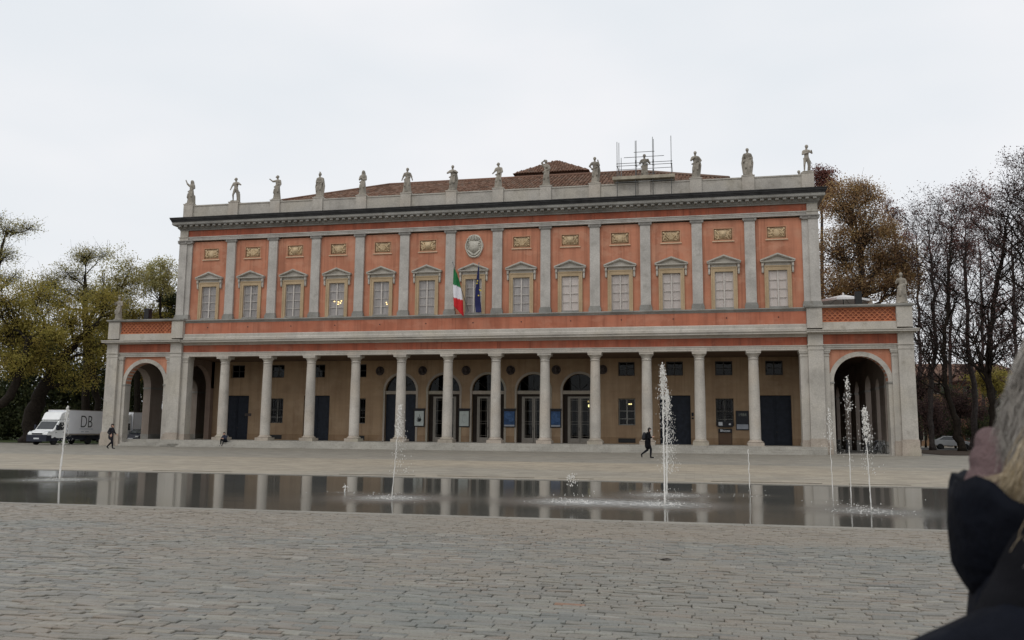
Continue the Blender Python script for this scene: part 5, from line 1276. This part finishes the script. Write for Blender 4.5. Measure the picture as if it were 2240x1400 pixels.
# hair: a soft mass under many separate strands
b = MB().ell((.04, 0, 1.585), (.103, .09, .112), 18, 12).cap((.015, -.02, 1.57), .085, (-.03, -.03, 1.48), .045, 14)
hm = fuse('hair', b, M_['hair_grey'], .012, FP, smooth_it=2)
def strands(n_, start, mid, end, spread, r0, wave, mat_, name, seed):
    r = random.Random(seed); b = MB()
    for k in range(n_):
        s = [Vector(p)+Vector((r.gauss(0, spread[i]), r.gauss(0, spread[i]*.8), r.gauss(0, spread[i]))) for i, p in enumerate((start, mid, end))]
        ph, fr_, am = r.choice((0, 1.3, 2.4, 4.2))+r.gauss(0, .35), r.uniform(7, 12), wave*r.uniform(.5, 1.4)
        pts = []
        for q in range(13):
            t = q/12; p = s[0]*(1-t)**2+s[1]*2*t*(1-t)+s[2]*t*t
            d = math.sin(ph+fr_*t)*am*t**.6; pts.append(p+Vector((d, d*.6, d*.3)))
        b.tube(pts, [r0*(1-.65*(q/12)**2) for q in range(13)], 4, False)
    o = b.build(name, mat_, FP, True); tag(o, kind='stuff')
GR, BL = M_['hair_grey'], M_['hair_blond']
strands(900, (.04, -.07, 1.665), (-.058, -.09, 1.61), (-.045, -.08, 1.49), (.020, .012, .018), .0010, .013, GR, 'hair_strands', 1)
strands(700, (.02, -.04, 1.63), (-.072, -.06, 1.56), (-.035, -.08, 1.47), (.016, .012, .018), .0010, .017, GR, 'hair_strands', 2)
strands(700, (.06, -.08, 1.675), (.0, -.12, 1.62), (-.02, -.12, 1.46), (.020, .016, .022), .0010, .013, GR, 'hair_strands', 3)
strands(900, (.03, -.10, 1.60), (-.02, -.165, 1.49), (-.066, -.112, 1.362), (.016, .013, .010), .0010, .007, BL, 'hair_strands', 4)
strands(620, (.0, -.11, 1.54), (-.05, -.165, 1.46), (-.098, -.108, 1.37), (.010, .010, .009), .0010, .006, BL, 'hair_strands', 5)
strands(26, (-.03, -.14, 1.47), (-.05, -.15, 1.44), (-.125, -.115, 1.425), (.006, .006, .006), .0006, .004, BL, 'hair_strands', 6)
strands(1000, (.05, -.11, 1.61), (.015, -.175, 1.49), (-.028, -.118, 1.352), (.024, .018, .012), .0010, .008, BL, 'hair_strands', 7)
strands(900, (.08, -.11, 1.61), (.05, -.18, 1.47), (.01, -.20, 1.31), (.022, .02, .028), .0010, .008, GR, 'hair_strands', 8)
strands(500, (.06, -.11, 1.60), (.02, -.19, 1.47), (-.005, -.20, 1.33), (.020, .02, .026), .0010, .008, BL, 'hair_strands', 9)

# ------------------------------------------------------------------ fountain jets
def spray_mat():
    t = NT('white_spray'); t.b.inputs['Base Color'].default_value = (.93, .91, .87, 1); t.b.inputs['Roughness'].default_value = .18
    t.b.inputs['Specular IOR Level'].default_value = .5
    tr = t.n('ShaderNodeBsdfTransparent'); tl = t.n('ShaderNodeBsdfTranslucent'); tl.inputs[0].default_value = (.93, .91, .87, 1)
    m1 = t.n('ShaderNodeMixShader'); m1.inputs[0].default_value = .35; t.l(t.b.outputs[0], m1.inputs[1]); t.l(tl.outputs[0], m1.inputs[2])
    m2 = t.n('ShaderNodeMixShader'); m2.inputs[0].default_value = .12; t.l(m1.outputs[0], m2.inputs[1]); t.l(tr.outputs[0], m2.inputs[2])
    t.l(m2.outputs[0], t.o.inputs['Surface']); return t.m
M_['spray'] = spray_mat()
CAMP = Vector((CX, CY, CZ))
def jet(i, base, top_px, r0, lab, head=0, fall=0, broken=.0, splash=60, fallx=.1, fall_lo=.2):
    bx_, by_ = base; B = Vector((bx_, by_, -.014)); r = random.Random(40+i)
    V = empty('fountain_jet', B); tag(V, lab, 'fountain jet', 'water jets in the pool')
    if top_px:
        d = (B-CAMP).dot(fw); Tp = px(top_px[0], top_px[1], d); Tp.y = by_+.02; L = Tp-B
        H = L.z
        n = max(10, int(H/.07)); pts = []; rad = []
        for k in range(n+1):
            t = k/n; ax = B*0+L*t
            j = .012*t
            pts.append(ax+Vector((r.gauss(0, j), r.gauss(0, j), 0))); rad.append(r0*(1-.25*t)*r.uniform(.7, 1.25))
        cut = int(n*(1-broken)); MB().tube(pts[:cut+1], rad[:cut+1], 6).build('water_column', M_['spray'], V, True)
        b = MB()
        for k in range(cut, n+1):                             # the broken upper part
            for _ in range(2):
                if r.random() < .75: q = pts[k]; rr = r0*r.uniform(.4, 1.1); b.ell((q.x+r.gauss(0, r0*.9), q.y+r.gauss(0, r0*.9), q.z+r.uniform(-.04, .04)), (rr, rr, rr*r.uniform(1, 2.2)), 6, 5)
        for k in range(int(head*3.2)):                                 # the clump at the top
            t = r.random()**1.3; w = .010+.05*t**.8
            q = L*(1-min(.34, .75/H)*t); rr = r.uniform(.004, .012)*(1.35-.5*t)
            b.ell((q.x+.02*t+r.gauss(0, w), q.y+r.gauss(0, w), q.z-.02), (rr, rr, rr*r.uniform(1, 2.2)), 6, 5)
        for k in range(int(fall*1.5)):                                 # drops falling back beside it
            t = r.random(); q = L*(1-t*(1-fall_lo)); rr = r.uniform(.003, .0075)
            b.ell((q.x+fallx*t+r.gauss(0, .03+.09*t), q.y+r.gauss(0, .03+.08*t), q.z), (rr, rr, rr*r.uniform(1.2, 3)), 5, 4)
        if b.v: o = b.build('drops', M_['spray'], V, True); tag(o, kind='stuff')
    b = MB()
    for k in range(splash):
        q = (r.gauss(0, .36), r.gauss(0, .34)); rr = r.uniform(.004, .012)
        b.ell((q[0], q[1], .003), (rr*r.uniform(1, 2.6), rr, .005), 6, 4)
    for k in range(splash//4):
        q = (r.gauss(0, .25), r.gauss(0, .22)); rr = r.uniform(.004, .010); b.ell((q[0], q[1], abs(r.gauss(0, .07))+.01), (rr, rr, rr*1.6), 5, 4)
    if b.v: o = b.build('splash', M_['spray'], V, True); tag(o, kind='stuff')
    return V
jet(0, JETS[0], (133, 888), .025, 'leftmost water jet, rising in front of the white truck', 40, 120, .0, 90, .03, .45)
jet(1, JETS[1], (867, 884), .010, 'thin water jet with a ragged top in front of the fifth column', 45, 150, .25, 110, .16, .25)
jet(2, JETS[2], (1447, 794), .021, 'tallest water jet, left of a close pair', 150, 420, .12, 130, .10, .22)
jet(3, JETS[3], (1458, 850), .019, 'water jet with a round white head, right of a close pair', 110, 330, .1, 130, .12, .22)
jet(4, JETS[4], (1637, 983), .013, 'low plain water jet before the last column', 0, 0, 0, 12)
jet(5, JETS[5], (1817, 890), .009, 'thin water jet left of the right arch', 14, 30, .18, 8, .0, .5)
jet(6, JETS[6], (1859, 820), .010, 'tall beaded water jet before the dark right arch', 26, 60, .55, 14, .02, .3)
jet(7, JETS[7], (1897, 890), .011, 'water jet with a wide bulging head, rightmost of three', 90, 110, .3, 90, .02, .35)
jet(8, JETS[8], (754, 1061), .016, 'tiny new jet just breaking the pool surface', 4, 0, 0, 10)
V = jet(9, JETS[9], None, .02, 'last falling drops and splash of a collapsed jet', 0, 0, 0, 150)
b = MB(); r = random.Random(5)
for k in range(60):
    q = (r.gauss(.0, .06), r.gauss(0, .06), r.uniform(.35, .62)); rr = r.uniform(.004, .011); b.ell(q, (rr, rr, rr*2), 5, 4)
o = b.build('drops', M_['spray'], V, True); tag(o, kind='stuff')

lf = px(1455, 1223, 1877.18*1.5/(1223-950))
o = MB().add([(-.07, 0, .004), (-.02, -.045, .012), (.05, -.03, .02), (.08, .01, .008), (.02, .05, .018), (-.03, .04, .01), (0, 0, .012)], [(0,1,6), (1,2,6), (2,3,6), (3,4,6), (4,5,6), (5,0,6)]).build('fallen_leaf', plain('dead_brown_leaf', (.035, .026, .02), .8), None, False, (lf.x, lf.y, .004))
so = o.modifiers.new('t', 'SOLIDIFY'); so.thickness = .004; tag(o, 'single dark dead leaf lying on the foreground setts', 'leaf')
# ------------------------------------------------------------------ trees
M_['bark'] = plain('dark_bark', (.026, .021, .017), .95, .4, 5, .1, .6, 25); M_['bark_grey'] = plain('grey_brown_bark', (.062, .053, .05), .95, .4, 5, .1, .6, 25)
def leaf_mat(name, stops, clump):
    t = NT(name); r = t.n('ShaderNodeNewGeometry').outputs['Random Per Island']
    stops = [(p, sc(q, 2.7 if name[0] in 'go' else 2.1)) for p, q in stops]; clump = sc(clump, 2.5 if name[0] in 'go' else 1.9)
    c = t.ramp(r, stops); c = t.mix(t.ramp(t.noise(.55, 3), [(.42, (0,0,0)), (.66, (.75,.75,.75))]), c, clump)
    t.done(c, .7, .2)
    tl = t.n('ShaderNodeBsdfTranslucent'); t.l(c, tl.inputs[0]); m = t.n('ShaderNodeMixShader'); m.inputs[0].default_value = .5
    t.l(t.b.outputs[0], m.inputs[1]); t.l(tl.outputs[0], m.inputs[2]); t.l(m.outputs[0], t.o.inputs['Surface']); return t.m
LM = {'olive': leaf_mat('olive_yellow_leaves', [(0, (.075, .07, .018)), (.5, (.13, .115, .028)), (1, (.2, .16, .045))], (.115, .085, .02)),
      'pale': leaf_mat('pale_yellow_green_leaves', [(0, (.12, .115, .045)), (.5, (.19, .18, .075)), (1, (.27, .24, .11))], (.17, .14, .05)),
      'dark': leaf_mat('dark_green_leaves', [(0, (.018, .024, .012)), (.6, (.035, .042, .018)), (1, (.06, .062, .024))], (.03, .034, .016)),
      'amber': leaf_mat('amber_leaves', [(0, (.13, .085, .02)), (.5, (.22, .14, .03)), (1, (.30, .2, .05))], (.17, .10, .025)),
      'brown': leaf_mat('golden_brown_leaves', [(0, (.09, .055, .028)), (.4, (.14, .088, .04)), (.75, (.18, .122, .053)), (1, (.215, .165, .085))], (.10, .06, .038)),
      'red': leaf_mat('dull_red_leaves', [(0, (.07, .03, .026)), (.5, (.11, .045, .037)), (1, (.15, .075, .055))], (.085, .037, .03)),
      'plum': leaf_mat('plum_brown_leaves', [(0, (.03, .02, .02)), (.5, (.05, .03, .028)), (1, (.075, .046, .038))], (.04, .027, .025))}
def tree(name, lab, depth, trunk, lobes, leaves, lsize, lmat, thick=.8, twigs=2, bark='bark', seed=0, twig_r=.016, group='trees around the theatre', flat=.55, crad=.75, spread_low=True):
    """trunk: [(x, y, radius m)...] and lobes: [(x, y, rx, ry, clusters, dz)...] laid out on the picture at one distance, then grown in depth"""
    r = random.Random(seed); q = np.random.default_rng(seed); mpp = depth/FPX
    tp = [px(x, y, depth) for x, y, _ in trunk]; tr_ = [t_[2] for t_ in trunk]
    g0 = Vector((tp[0].x, tp[0].y, .1))
    V = empty(name, g0); tag(V, lab, 'tree', group)
    tp[0] = g0-Vector((0, 0, .1)); fwd = Vector((fw.x, fw.y, 0)).normalized()
    b = MB(); loc = lambda p: p-g0
    # resample the trunk with slight wander
    pts = []; rad = []
    for i in range(len(tp)-1):
        for k in range(5):
            t = k/5; p = tp[i].lerp(tp[i+1], t); w = tr_[i]*(1-t)+tr_[i+1]*t
            pts.append(loc(p)+Vector((r.gauss(0, w*.12), r.gauss(0, w*.12), 0))); rad.append(w*r.uniform(.93, 1.07)*(1.35 if i == 0 and k == 0 else 1))
    pts.append(loc(tp[-1])); rad.append(tr_[-1]); b.tube(pts, rad, 9)
    quads = []
    def limb(a, c, r0, r1, bend, n=6, sides=5):
        a, c = Vector(a), Vector(c); L = (c-a).length
        off = Vector((r.gauss(0, 1), r.gauss(0, 1), r.gauss(0, .6)))*bend*L; P = []
        for k in range(n+1):
            t = k/n; p = a.lerp(c, t)+off*math.sin(math.pi*t)*.6+Vector((r.gauss(0, 1), r.gauss(0, 1), r.gauss(0, 1)))*L*.018*(0 < k < n); P.append(p)
        b.tube(P, [r0+(r1-r0)*k/n for k in range(n+1)], sides, False); return P
    for x, y, rx, ry, nc, dz in lobes:
        cw = loc(px(x, y, depth)+fwd*dz); Rx, Rz = rx*mpp, ry*mpp; Ry = max(Rx, Rz*.7)*thick
        # main limb from a fitting height on the trunk
        low = [k for k in range(len(pts)) if pts[k].z < cw.z-.25*abs(cw.z-pts[k].z)-.3*Rz] or [len(pts)-1]
        k0 = min(low, key=lambda k: (pts[k]-(cw-Vector((0, 0, Rz*1.2)))).length)
        main = limb(pts[k0], cw+Vector((0, 0, -.1*Rz)), max(.05, rad[k0]*.5), .04, .10, 8, 6)
        for _ in range(nc):
            d = Vector((r.gauss(0, 1), r.gauss(0, 1), r.gauss(0, 1))).normalized()*(r.random()**.42)
            c = cw+Vector((d.x*Rx, d.y*Ry, d.z*Rz))
            s = main[r.randint(3, 8)] if r.random() < .75 else main[-1]
            br = limb(s, c, .045 if Rx > 2 else .03, twig_r, .12, 5, 4)
            for _ in range(twigs):
                a = br[r.randint(2, 5)]; e = a+Vector((r.gauss(0, .55), r.gauss(0, .55), r.gauss(.25, .45)))*crad*1.6
                b.tube([a, a.lerp(e, .5)+Vector((r.gauss(0, .06), r.gauss(0, .06), r.gauss(0, .06))), e], [twig_r, twig_r*.8, twig_r*.45], 3, False)
            if leaves:
                m = max(3, int(leaves*r.uniform(.5, 1.5)))
                cen = np.array(c)+q.normal(0, 1, (m, 3))*np.array((crad*.62, crad*.62, crad*.62*flat))
                quads.append(cen)
    V2 = b.build('trunk', M_[bark], V, True)
    if quads:
        C_ = np.concatenate(quads); m = len(C_)
        a = q.normal(0, 1, (m, 3)); a /= np.linalg.norm(a, axis=1)[:, None]; c2 = q.normal(0, 1, (m, 3)); n2 = np.cross(a, c2); n2 /= np.linalg.norm(n2, axis=1)[:, None]
        s = lsize*q.uniform(.6, 1.35, (m, 1)); u = a*s*.5; w = n2*s*.36
        Q = np.stack([C_-u, C_+w*.9, C_+u, C_-w*.9], 1)
        link('crown', quads_mesh('crown', Q, LM[lmat]), V)
    return V
def grown_tree(name, lab, depth, trunk, first, nb, L1, leaves, lsize, lmat, bark, seed, group, kids=(6, 4), ang=(22, 48), twig_r=.013):
    """a tree grown by forking: branches leave the trunk from height `first` (0..1) upwards, fork twice and end in twigs"""
    r = random.Random(seed); q = np.random.default_rng(seed)
    tp = [px(x, y, depth) for x, y, _ in trunk]; g0 = Vector((tp[0].x, tp[0].y, .1)); tp[0] = g0-Vector((0, 0, .1))
    V = empty(name, g0); tag(V, lab, 'tree', group); b = MB(); pts = []; rad = []
    for i in range(len(tp)-1):
        for k in range(6):
            t = k/6; w = trunk[i][2]*(1-t)+trunk[i+1][2]*t
            pts.append(tp[i].lerp(tp[i+1], t)-g0+Vector((r.gauss(0, .05+w*.15), r.gauss(0, .05+w*.15), 0))); rad.append(w*r.uniform(.9, 1.1)*(1.4 if i+k == 0 else 1))
    pts.append(tp[-1]-g0); rad.append(trunk[-1][2]); b.tube(pts, rad, 8); tips = []
    def branch(p, d, L, r0, lev):
        P = [p]; n = 5 if lev < 2 else 3; dd = d.copy()
        for k in range(n):
            dd = (dd+Vector((r.gauss(0, .17), r.gauss(0, .17), r.gauss(.05, .13)))).normalized(); P.append(P[-1]+dd*(L/n))
        b.tube(P, [r0*(1-.7*k/n) for k in range(n+1)], 5 if lev == 0 else 3, False)
        if lev == 2: tips.append(P[-1]); tips.append(P[-2]); return
        for k in range(kids[lev]):
            j = r.randint(1 if lev else 2, n); a = R(r.uniform(*ang)); ax = Vector((r.gauss(0, 1), r.gauss(0, 1), r.gauss(0, 1))).cross(dd).normalized()
            nd = (Matrix.Rotation(a, 3, ax) @ (P[j]-P[j-1]).normalized())
            branch(P[j], nd, L*r.uniform(.38, .62), max(twig_r, r0*.5), lev+1)
    N = len(pts)-1
    for k in range(nb):
        t = first+(1-first)*(k+r.random())/nb; j = min(N, int(t*N)); d = (pts[min(N, j+1)]-pts[max(0, j-1)]).normalized()
        ax = Vector((r.gauss(0, 1), r.gauss(0, 1), 0)).normalized(); nd = Matrix.Rotation(R(r.uniform(ang[0]+8, ang[1]+18)), 3, ax.cross(d).normalized()) @ d
        branch(pts[j], nd, L1*r.uniform(.65, 1.15)*(1.15-.55*t), max(.028, rad[j]*.42), 0)
    b.build('trunk', M_[bark], V, True)
    if leaves:
        T_ = np.array([tuple(p) for p in tips]); m = int(len(T_)*leaves); C_ = T_[q.integers(0, len(T_), m)]+q.normal(0, .26, (m, 3))
        a = q.normal(0, 1, (m, 3)); a /= np.linalg.norm(a, axis=1)[:, None]; n2 = np.cross(a, q.normal(0, 1, (m, 3))); n2 /= np.linalg.norm(n2, axis=1)[:, None]
        s_ = lsize*q.uniform(.6, 1.35, (m, 1)); u = a*s_*.5; w = n2*s_*.33
        link('crown', quads_mesh('crown', np.stack([C_-u, C_+w, C_+u, C_-w], 1), LM[lmat]), V)
    return V
TL = 'trees left of the theatre'; TR = 'trees right of the theatre'
# left: the dark evergreens far back first
tree('evergreen_tree', 'dark evergreen filling the back behind the white truck', 104, [(60, 960, .5), (60, 760, .2)], [(40, 860, 70, 60, 60, 0), (120, 850, 60, 65, 60, 2), (60, 760, 80, 60, 60, 1), (90, 920, 90, 30, 60, 0), (10, 920, 60, 36, 60, 0), (-40, 860, 60, 60, 50, 0), (160, 925, 60, 30, 50, 0)], 110, .34, 'dark', seed=1, group=TL, crad=1.5)
tree('evergreen_tree', 'dark evergreen standing behind the left arch', 106, [(240, 960, .5), (240, 740, .2)], [(200, 850, 60, 70, 60, 0), (290, 860, 60, 70, 70, 0), (240, 740, 70, 60, 60, 1), (260, 930, 80, 25, 50, 0)], 110, .34, 'dark', seed=2, group=TL, crad=1.5)
tree('conifer_tree', 'dark conifer touching the left side of the upper floor', 102, [(372, 960, .35), (374, 640, .06)], [(374, 700, 28, 60, 50, 0), (375, 655, 18, 30, 26, 0), (372, 780, 36, 50, 40, 0)], 90, .26, 'dark', seed=3, group=TL, crad=.8)
tree('broadleaf_tree', 'yellow leaved tree seen through the first portico bay and left arch', 112, [(430, 960, .3), (430, 820, .12)], [(320, 840, 34, 40, 40, 0), (432, 850, 40, 60, 50, 0), (440, 920, 40, 25, 26, 0)], 90, .24, 'amber', seed=4, group=TL, crad=.9)
# left: broad yellowing trees with dark limbs
tree('broadleaf_tree', 'big leaning tree with thick black trunk behind the truck cab', 86, [(68, 975, .85), (72, 900, .8), (92, 850, .62), (122, 800, .5), (170, 745, .32), (215, 705, .2)],
     [(150, 700, 70, 45, 60, 0), (70, 720, 70, 50, 60, -2), (200, 760, 55, 50, 55, 1), (110, 790, 80, 40, 50, -2), (215, 660, 45, 35, 40, 1), (60, 640, 60, 40, 44, 2), (165, 830, 50, 30, 24, 0)], 85, .165, 'olive', seed=5, group=TL, crad=.95)
tree('broadleaf_tree', 'far left tree with a curved black trunk leaning in from the edge', 82, [(-60, 985, .5), (-20, 900, .45), (22, 868, .4), (52, 800, .32), (60, 745, .22), (100, 715, .1)],
     [(10, 660, 55, 45, 44, 0), (-60, 620, 70, 70, 44, 0), (30, 790, 60, 40, 44, 0), (-10, 720, 60, 50, 46, 1), (100, 735, 40, 25, 24, 0)], 85, .165, 'olive', seed=6, group=TL, crad=.95)
tree('broadleaf_tree', 'tall thin crowned tree reaching up at the left edge', 94, [(-30, 960, .4), (-20, 700, .3), (0, 560, .18), (10, 520, .1)],
     [(20, 505, 40, 18, 24, 0), (60, 500, 26, 14, 14, 0), (-10, 475, 30, 15, 12, 0), (10, 560, 28, 22, 22, 0), (20, 610, 40, 22, 26, 0), (-30, 560, 40, 50, 26, 0)], 34, .155, 'pale', seed=7, group=TL, twigs=5, crad=.8, twig_r=.014, flat=.75)
tree('broadleaf_tree', 'tree with a flat pale green top left of the theatre', 96, [(185, 965, .45), (190, 800, .4), (187, 680, .3), (186, 600, .14)],
     [(190, 562, 40, 17, 34, 0), (225, 560, 14, 10, 8, 0), (150, 600, 36, 22, 30, 0), (110, 620, 36, 28, 34, 0), (180, 640, 50, 25, 40, 0), (120, 660, 55, 22, 40, 0)], 46, .16, 'pale', seed=8, group=TL, twigs=5, crad=.9, twig_r=.014, flat=.75)
grown_tree('broadleaf_tree', 'spreading dark limbed tree with a thin crown just left of the upper floor', 92, [(222, 968, .36), (212, 860, .33), (200, 780, .3), (195, 700, .25), (225, 655, .17), (262, 632, .12), (285, 590, .05)], .62, 24, 3.2, 5, .17, 'pale', 'bark', 9, TL, ang=(25, 60))
grown_tree('broadleaf_tree', 'small thin tree beside the left end of the upper floor', 98, [(350, 960, .26), (350, 720, .18), (350, 650, .12), (352, 585, .03)], .60, 26, 2.6, 6, .17, 'pale', 'bark', 10, TL, ang=(25, 60))
tree('broadleaf_tree', 'olive green tree mass behind the left wing statue', 99, [(300, 962, .4), (300, 740, .3), (290, 680, .15)],
     [(280, 680, 55, 34, 50, 0), (330, 690, 45, 28, 40, 0), (240, 700, 50, 30, 44, 0), (205, 640, 60, 28, 46, 2), (300, 740, 70, 34, 50, 0)], 85, .16, 'olive', seed=11, group=TL, crad=.9)
for k, (x, y) in enumerate(((262, 905), (205, 915), (20, 925))): pass
# right: the big golden brown tree and its neighbours
tree('plane_tree', 'large golden brown tree rising behind the right end of the theatre', 93, [(1905, 975, .6), (1900, 700, .45), (1880, 560, .25), (1870, 470, .1)],
     [(1850, 450, 58, 58, 100, 0), (1890, 500, 66, 70, 120, 0), (1840, 540, 60, 62, 100, 1), (1930, 560, 60, 60, 110, 0), (1885, 620, 80, 52, 120, 0), (1955, 620, 52, 48, 90, -1), (1972, 555, 36, 36, 44, 0), (1830, 630, 50, 50, 80, 0), (1990, 600, 30, 28, 34, 0), (1868, 415, 36, 20, 34, 0), (1905, 430, 26, 26, 24, 0), (1940, 500, 30, 30, 30, 0)], 62, .17, 'brown', seed=20, group=TR, bark='bark_grey', twigs=2, crad=.8, flat=.8)
tree('broadleaf_tree', 'dull red tree top peeking over the right end of the parapet', 118, [(1800, 965, .4), (1798, 500, .2), (1796, 400, .08)], [(1798, 385, 24, 26, 44, 0), (1812, 420, 22, 30, 36, 0), (1790, 430, 25, 40, 30, 0)], 60, .24, 'red', seed=21, group=TR, bark='bark_grey', crad=.8)
tree('broadleaf_tree', 'thin reddish tree between the golden tree and the bare trees', 106, [(1985, 965, .35), (1970, 600, .2), (1950, 480, .07)], [(1955, 470, 22, 40, 26, 0), (1978, 520, 20, 30, 20, 0), (1940, 450, 16, 24, 12, 0)], 22, .2, 'red', seed=22, group=TR, bark='bark_grey', crad=.65, twigs=4, twig_r=.014)
bare = [
 ('bare tree with a straight dark trunk nearest the right wing', 88, [(2040, 985, .30), (2034, 880, .25), (2046, 760, .2), (2040, 620, .15), (2034, 540, .08), (2030, 480, .03)], .30, 34, 4.6, 2.5, 1, 'plum'),
 ('bare tree with a bent trunk, second right of the theatre', 84, [(2104, 992, .38), (2090, 920, .3), (2066, 840, .23), (2066, 740, .19), (2076, 600, .14), (2082, 520, .06), (2080, 470, .03)], .30, 36, 4.8, 2.5, 2, 'plum'),
 ('dark bare tree with reddish leaves left high up, third right of the theatre', 90, [(2130, 985, .33), (2134, 880, .27), (2118, 760, .22), (2112, 600, .16), (2112, 520, .08), (2112, 470, .03)], .30, 38, 5.4, 6.5, 3, 'red'),
 ('thick trunked bare tree partly behind the grey haired person', 82, [(2180, 990, .42), (2172, 900, .36), (2160, 800, .28), (2176, 650, .22), (2196, 540, .14), (2205, 460, .05)], .26, 42, 5.6, 4.5, 4, 'plum'),
 ('tallest bare tree at the right edge of the picture', 78, [(2290, 1000, .42), (2280, 800, .34), (2262, 600, .24), (2250, 480, .13), (2242, 390, .04)], .24, 46, 6.0, 4, 5, 'plum'),
 ('slim bare tree standing further back between the dark trunks', 112, [(2010, 970, .28), (2012, 760, .2), (2008, 600, .13), (2004, 510, .05)], .25, 30, 5.2, 3, 6, 'plum'),
 ('bare tree far back behind the bent trunk', 118, [(2150, 968, .28), (2150, 760, .2), (2145, 580, .13), (2140, 520, .05)], .25, 34, 6.0, 4, 7, 'plum'),
 ('dark thin tree far back near the right edge', 108, [(2226, 968, .3), (2222, 760, .22), (2215, 560, .14), (2212, 500, .05)], .22, 40, 6.2, 5, 8, 'plum'),
 ('dark leafless tree far back between the second and third trunks', 124, [(2078, 968, .3), (2080, 760, .22), (2074, 600, .14), (2070, 520, .05)], .22, 36, 6.4, 3.5, 9, 'plum')]
for lab, dpt, trk, fst, nb, L1, lv, sd_, lm in bare:
    grown_tree('bare_tree', lab, dpt, trk, fst, int(nb*.9), L1, lv, .15, lm, 'bark_grey' if dpt > 86 else 'bark', 30+sd_, TR, twig_r=.016)
for k, (x, y, dp, lab, m_, rx, ry) in enumerate(((2035, 905, 96, 'low dark brown shrub beside the right wing', 'plum', 30, 40), (2100, 880, 100, 'brown leaved shrub between the bare trunks', 'plum', 40, 30), (2165, 830, 96, 'yellow green shrub high among the right trunks', 'olive', 40, 30), (2205, 930, 88, 'dark evergreen shrub behind the grey haired person', 'dark', 40, 32), (2010, 820, 104, 'dull brown tree low behind the right wing', 'plum', 40, 60), (2110, 800, 126, 'far dull brown tree behind the bare trunks', 'plum', 80, 50), (2060, 900, 108, 'dark brown thicket left of the bent trunk', 'plum', 34, 36), (2215, 800, 116, 'broad dark thicket behind the right edge', 'plum', 70, 60), (2140, 900, 112, 'brown thicket right of the bent trunk', 'plum', 26, 22), (2185, 880, 114, 'brown thicket near the orange house', 'plum', 34, 24), (2062, 935, 101, 'dark low thicket behind the bent trunk', 'dark', 36, 28), (2125, 925, 118, 'low brown thicket before the ochre house', 'plum', 50, 36), (2205, 890, 101, 'dark thicket beside the thick trunk', 'dark', 46, 50), (2025, 880, 110, 'dark thicket close behind the right wing', 'dark', 26, 60), (2150, 940, 99, 'dark low bush in front of the parked cars', 'dark', 50, 22), (2090, 870, 104, 'dark bush higher between the first two trunks', 'dark', 36, 40))):
    tree('shrub', lab, dp, [(x, 970, .12), (x, y+ry*.4, .05)], [(x, y, rx, ry, 46, 0), (x+8, y+ry*.7, rx*.8, ry*.5, 26, 0)], 46, .2, m_, seed=60+k, group=TR, crad=.7)

# ------------------------------------------------------------------ houses beyond the park on the right
def house(loc, rz, w, d, h, wall, lab, nx, nz_):
    H = empty('house', loc, rz); tag(H, lab, 'house', 'houses beyond the park')
    b = MB(); step = w/nx; ops_rows = []
    b.box(-w/2, w/2, .25, d, 0, h)
    fh = h/nz_
    for j in range(nz_):
        x = -w/2
        ops_ = [(-w/2+step*(i+.5)-.5, -w/2+step*(i+.5)+.5, j*fh+.9, j*fh+2.4) for i in range(nx)]
        wall_open(b, -w/2, w/2, j*fh, (j+1)*fh, 0, .249, ops_)
        ops_rows += ops_
    b.build('wall', wall, H)
    shm = plain('green_grey_shutter', (.10, .13, .10), .8)
    pm_ = MB().box(-.5, .5, .16, .18, 0, 1.5).mesh('pane', M_['glass_dark']); fm = MB().box(-.56, .56, -.05, .02, -.12, -.001).box(-.56, -.5, -.03, .1, 0, 1.5).box(.5, .56, -.03, .1, 0, 1.5).box(-.56, .56, -.03, .1, 1.5, 1.58).mesh('window', M_['stone'])
    sm = MB().box(-.5, 0, -.06, -.02, 0, 1.5).mesh('shutter', shm)
    for xa, xb, za, zb in ops_rows:
        f = link('window', fm, H, ((xa+xb)/2, -.01, za)); link('pane', pm_, f); link('shutter', sm, f, (-.56, 0, 0)); link('shutter', sm, f, (1.06, 0, 0))
    rf_ = MB().add([(-w/2-.5, -.6, h), (w/2+.5, -.6, h), (w/2+.5, d+.6, h), (-w/2-.5, d+.6, h), (-w/2+2, d/2, h+2.2), (w/2-2, d/2, h+2.2)], [(0,1,5,4),(1,2,5),(2,3,4,5),(3,0,4),(3,2,1,0)]).build('roof', M_['tile'], H)
    MB().box(-w/4-.3, -w/4+.3, d*.3, d*.3+.6, h, h+2.4).build('chimney', wall, rf_)
    return H
c1 = px(2100, 960, 128); house((c1.x, c1.y, .1), R(6), 20, 10, 10.5, plaster('ochre_house_plaster', (.36, .23, .14), (.4, .28, .18), (.28, .17, .1)), 'ochre house with shutters beyond the park trees', 7, 3)
c2 = px(2235, 960, 124); house((c2.x, c2.y, .1), R(6), 16, 10, 9.5, plaster('orange_house_plaster', (.36, .18, .11), (.4, .24, .17), (.28, .13, .09)), 'orange house at the far right behind the trunks', 6, 3)
finish_figures()
